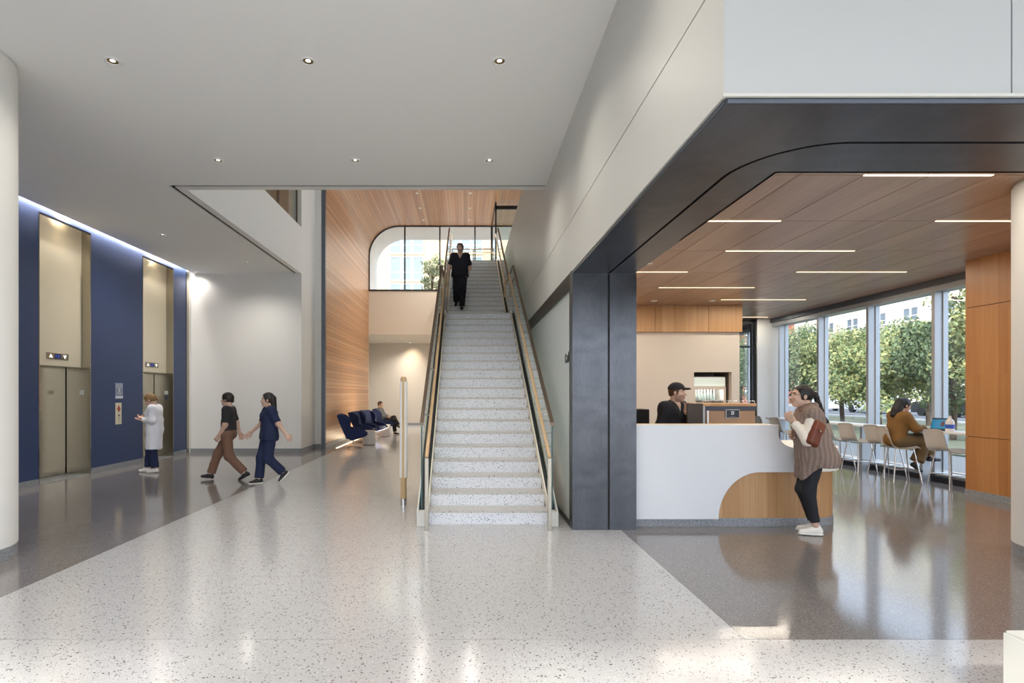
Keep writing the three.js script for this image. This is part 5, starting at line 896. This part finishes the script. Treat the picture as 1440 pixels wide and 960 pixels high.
// person resting in the lounge
person({
  label: 'person in a grey shirt sitting cross legged in a lounge chair', pos: [-3.17, 0, -20.9], yaw: Math.PI / 2 + 0.1 - 0.25, H: 1.66, skin: SK.light, wide: 1.08, headYaw: -0.1, headPitch: -0.12,
  pose: { hipL: [-0.06, 0.53, 0.09], hipR: [-0.06, 0.53, -0.09], neck: [-0.22, 1.02, 0], head: [-0.18, 1.18, 0], shL: [-0.22, 0.97, 0.165], shR: [-0.22, 0.97, -0.165], elL: [-0.06, 0.74, 0.24], elR: [-0.06, 0.74, -0.24], wrL: [0.14, 0.71, 0.08], wrR: [0.14, 0.7, -0.08], knR: [0.38, 0.56, -0.08], anR: [0.44, 0.09, -0.08], knL: [0.36, 0.66, 0.05], anL: [0.58, 0.36, -0.06] },
  handL: { dir: [0.8, 0, -0.5], curl: 0.6 }, handR: { dir: [0.8, 0, 0.5], curl: 0.6 },
  dress: (q) => {
    const { g, torso, arm, leg } = q;
    part(g, 'trousers', cloth([...leg('L', 0.024, 0.94, 0.012), ...leg('R', 0.024, 0.94, 0.012), ...torso(0.006).slice(1, 2), ...torso(0.006).slice(4, 5)], 0.04, CS), C.blackCloth);
    part(g, 'shirt', cloth([...torso(0.022), ...arm('L', 0.018, 1, 0.9), ...arm('R', 0.018, 1, 0.9)], 0.045, CS), C.greyShirt);
    hairCap(q, H.grey, [], 0.012); shoe(q, 'R', 0, C.shoeBlack); shoe(q, 'L', 0, C.shoeBlack, { pitch: -0.5 });
  },
});
// barista
person({
  label: 'barista in a dark jacket and black cap behind the counter, hand raised', pos: [PX(948, 7.4), 0, -7.4], yaw: 0.5, H: 1.73, wide: 1.1, skin: SK.light, headYaw: 0.45, beard: [0.12, 0.07, 0.05],
  pose: { neck: [0.0, 1.42, 0], head: [0.05, 1.565, 0], elL: [0.08, 1.12, 0.22], wrL: [0.25, 1.31, -0.07], elR: [-0.03, 1.1, -0.24], wrR: [0.17, 1.0, -0.14] },
  handL: { dir: [0.3, 0.9, -0.1], palm: [0.5, -0.1, -0.8], curl: 0.35 },
  dress: (q) => {
    const { g, torso, arm, leg, J, HP, ax } = q;
    part(g, 'trousers', cloth([...leg('L', 0.024), ...leg('R', 0.024)], 0.04, 0.014), C.blackCloth);
    part(g, 'inner_shirt', cloth([cap(add3(J.neck, [0, -0.02, 0.01]), add3(J.neck, [0, -0.1, 0.04]), 0.07, 0.06)], 0.02, 0.008, 0), S(0xb8bccb, 0.8));
    const j = part(g, 'jacket', cloth([...torso(0.026), ...arm('L', 0.02, 1, 0.95), ...arm('R', 0.02, 1, 0.95)], 0.045, CS, 0.006, 11, (x, y, z) => { const t = (y - (J.neck[1] - 0.13)) / 0.13; return z > J.neck[2] - 0.02 && t > 0 ? t * 0.055 - Math.abs(x - J.neck[0]) : -1; }), C.navyJacket);
    part(j, 'collar', cloth([cap(add3(J.neck, [0.06, 0.015, -0.005]), add3(J.neck, [0.035, -0.06, 0.09]), 0.02, 0.014), cap(add3(J.neck, [-0.06, 0.015, -0.005]), add3(J.neck, [-0.035, -0.06, 0.09]), 0.02, 0.014), cap(add3(J.neck, [0.06, 0.015, -0.01]), add3(J.neck, [0, 0.03, -0.065]), 0.02), cap(add3(J.neck, [-0.06, 0.015, -0.01]), add3(J.neck, [0, 0.03, -0.065]), 0.02)], 0.02, 0.007, 0), C.navyJacket);
    hairCap(q, H.brown, [], 0.006, -0.05);
    const h = HP(0, 0.045, 0), c = part(g, 'cap', cloth([ell(HP(-0.012, 0.045, 0), [0.116, 0.1, 0.094], ax)], 0.02, 0.006, 0, 1, (x, y, z) => -dot3(sub3([x, y, z], h), ax[1])), C.blackCloth);
    part(c, 'peak', cloth([ell(HP(0.118, 0.052, 0), [0.065, 0.018, 0.068], ax)], 0.02, 0.005, 0), C.blackCloth);
    shoe(q, 'L', 0, C.shoeBlack); shoe(q, 'R', 0, C.shoeBlack);
  },
});
// customer
person({
  label: 'woman in a taupe fur vest with a brown shoulder bag waiting at the counter', pos: [PX(1139, 6.1), 0, -6.08], yaw: -1.85, H: 1.69, skin: SK.light, female: true, wide: 0.95, headYaw: 0.1, headPitch: 0.05,
  pose: { head: [0.095, 1.56, 0], neck: [0.03, 1.41, 0], shL: [0.035, 1.36, 0.16], shR: [0.035, 1.36, -0.16], elL: [0.1, 1.07, 0.225], wrL: [0.21, 1.27, 0.13], elR: [0.02, 1.1, -0.22], wrR: [0.17, 1.12, -0.03], hipL: [-0.02, 0.88, 0.08], hipR: [-0.02, 0.88, -0.08], knL: [0.04, 0.49, 0.05], anL: [-0.03, 0.09, 0.06], knR: [0.07, 0.49, -0.07], anR: [-0.06, 0.09, -0.09] },
  handL: { dir: [0.5, 0.8, -0.1], palm: [-0.5, 0.2, -0.8], curl: 0.7 },
  dress: (q) => {
    const { g, at, torso, arm, leg, J, HP, k, ax } = q;
    part(g, 'trousers', cloth([...leg('L', 0.014, 0.86), ...leg('R', 0.014, 0.86)], 0.04, CS), C.denim);
    part(g, 'sleeve', cloth(arm('L', 0.018, 1, 0.95), 0.03, CS, 0.005, 14), C.cream); part(g, 'sleeve', cloth(arm('R', 0.018, 1, 0.95), 0.03, CS, 0.005, 14), C.cream);
    const vest = [...torso(0.035), ...[1, -1].map((s) => cap(at(0.6, s * 0.085), at(-0.06, s * 0.1, -0.07), 0.115, 0.165)), ...[1, -1].map((s) => cap(at(0.6, s * 0.085, 0.02), at(-0.4, s * 0.09, 0.1), 0.11, 0.085)), cap(at(0.98, 0.05), at(0.98, -0.05), 0.07)];
    const v = part(g, 'fur_vest', wuv(cloth(vest, 0.06, 0.009, 0.007, 26, (x, y, z) => { const hem = J.hipL[1] * (0.9) - 0.02 - (z > -0.02 ? Math.min(0.17, (z + 0.02) * 1.1) : 0); return hem - y; })), C.fur);
    part(v, 'collar', wuv(cloth([cap(add3(J.neck, [0.05, 0.035, 0.03]), add3(J.neck, [0.05, 0.04, -0.05]), 0.035), cap(add3(J.neck, [-0.05, 0.035, 0.03]), add3(J.neck, [-0.05, 0.04, -0.05]), 0.035), cap(add3(J.neck, [0.05, 0.04, -0.05]), add3(J.neck, [-0.05, 0.04, -0.05]), 0.035)], 0.03, 0.008, 0.005, 30)), C.fur);
    const br = [ell(HP(-0.105, 0.04, 0), [0.035, 0.035, 0.035], ax)]; const b0 = HP(-0.14, 0.03, 0); for (let i = 0; i < 7; i++) br.push(ell(add3(b0, [(i % 2 ? 1 : -1) * 0.006, -i * 0.037, -0.012 * i]), [0.03 - i * 0.0008, 0.025, 0.031]));
    br.push(cap(add3(b0, [0, -0.25, -0.08]), add3(b0, [0, -0.31, -0.115]), 0.015, 0.024)); hairCap(q, H.black, br, 0.01, -0.055, false);
    for (const s of ['L', 'R']) shoe(q, s, s === 'L' ? 0.05 : -0.25, C.shoeWhite, { sole: C.shoeWhite });
  },
});
{
  const g = thing('shoulder_bag', 'brown leather bag hanging behind the arm of the waiting woman', 'bag', [PX(1146.5, 5.87), 1.16, -5.87], 0.35);
  const b = part(g, 'bag_body', new RoundedBoxGeometry(0.155, 0.29, 0.08, 5, 0.035), C.leather); b.rotation.z = -0.45;
  part(b, 'flap', new RoundedBoxGeometry(0.161, 0.13, 0.09, 5, 0.035).translate(0, 0.08, 0), S(0x7a3d22, 0.4)); part(b, 'clasp', cyl(0.012, 0.012, 0.006, 12).rotateX(Math.PI / 2).translate(0, 0.03, 0.047), M.chrome);
  part(g, 'strap', tube([[0.05, 0.11, 0.0], [0.0, 0.2, -0.06], [-0.03, 0.25, -0.16]], 0.008, 6), C.leather);
}
// woman with the laptop
person({
  label: 'woman in a camel jacket and olive trousers sitting at the window counter', pos: [7.86, 0, -9.63], yaw: Math.PI / 2 - 0.05, H: 1.66, skin: SK.tan, female: true, wide: 0.95, headYaw: 0.0, headPitch: -0.3,
  pose: { hipL: [-0.1, 0.76, 0.09], hipR: [-0.1, 0.76, -0.09], neck: [-0.02, 1.26, 0], head: [0.05, 1.4, 0], shL: [-0.03, 1.21, 0.165], shR: [-0.03, 1.21, -0.165], elL: [0.09, 0.99, 0.23], elR: [0.09, 0.99, -0.23], wrL: [0.3, 0.995, 0.13], wrR: [0.3, 0.995, -0.13], knR: [0.36, 0.76, -0.1], anR: [0.16, 0.35, -0.12], knL: [0.36, 0.8, 0.06], anL: [0.5, 0.46, -0.02] },
  handL: { dir: [1, -0.15, -0.15], palm: [0, -1, 0], curl: 0.3 }, handR: { dir: [1, -0.15, 0.15], palm: [0, -1, 0], curl: 0.3 },
  dress: (q) => {
    const { g, torso, arm, leg, HP } = q;
    part(g, 'trousers', cloth([...leg('L', 0.035, 0.88, 0.035), ...leg('R', 0.035, 0.88, 0.035), ...torso(0.014).slice(1, 2), ...torso(0.014).slice(4, 5)], 0.05, CS, 0.007, 9), C.olive);
    part(g, 'jacket', cloth([...torso(0.026), ...arm('L', 0.028, 1, 0.93), ...arm('R', 0.028, 1, 0.93)], 0.05, CS, 0.007, 9), C.camel);
    hairCap(q, H.black, [cap(HP(-0.07, 0.03, 0), HP(-0.1, -0.12, 0), 0.085, 0.075), cap(HP(-0.09, -0.08, 0), HP(-0.115, -0.21, 0), 0.075, 0.06)], 0.015);
    shoe(q, 'L', 0, C.shoeBlack, { pitch: 0.05 }); shoe(q, 'R', 0, C.shoeBlack, { pitch: -0.55 });
  },
});

// ------------------------------------------------------------------ end of build
function finish() {
  scene.traverse((o) => { if (o.isMesh) { o.castShadow = true; o.receiveShadow = true; } });
  renderer.render(scene, camera);
}
finish();
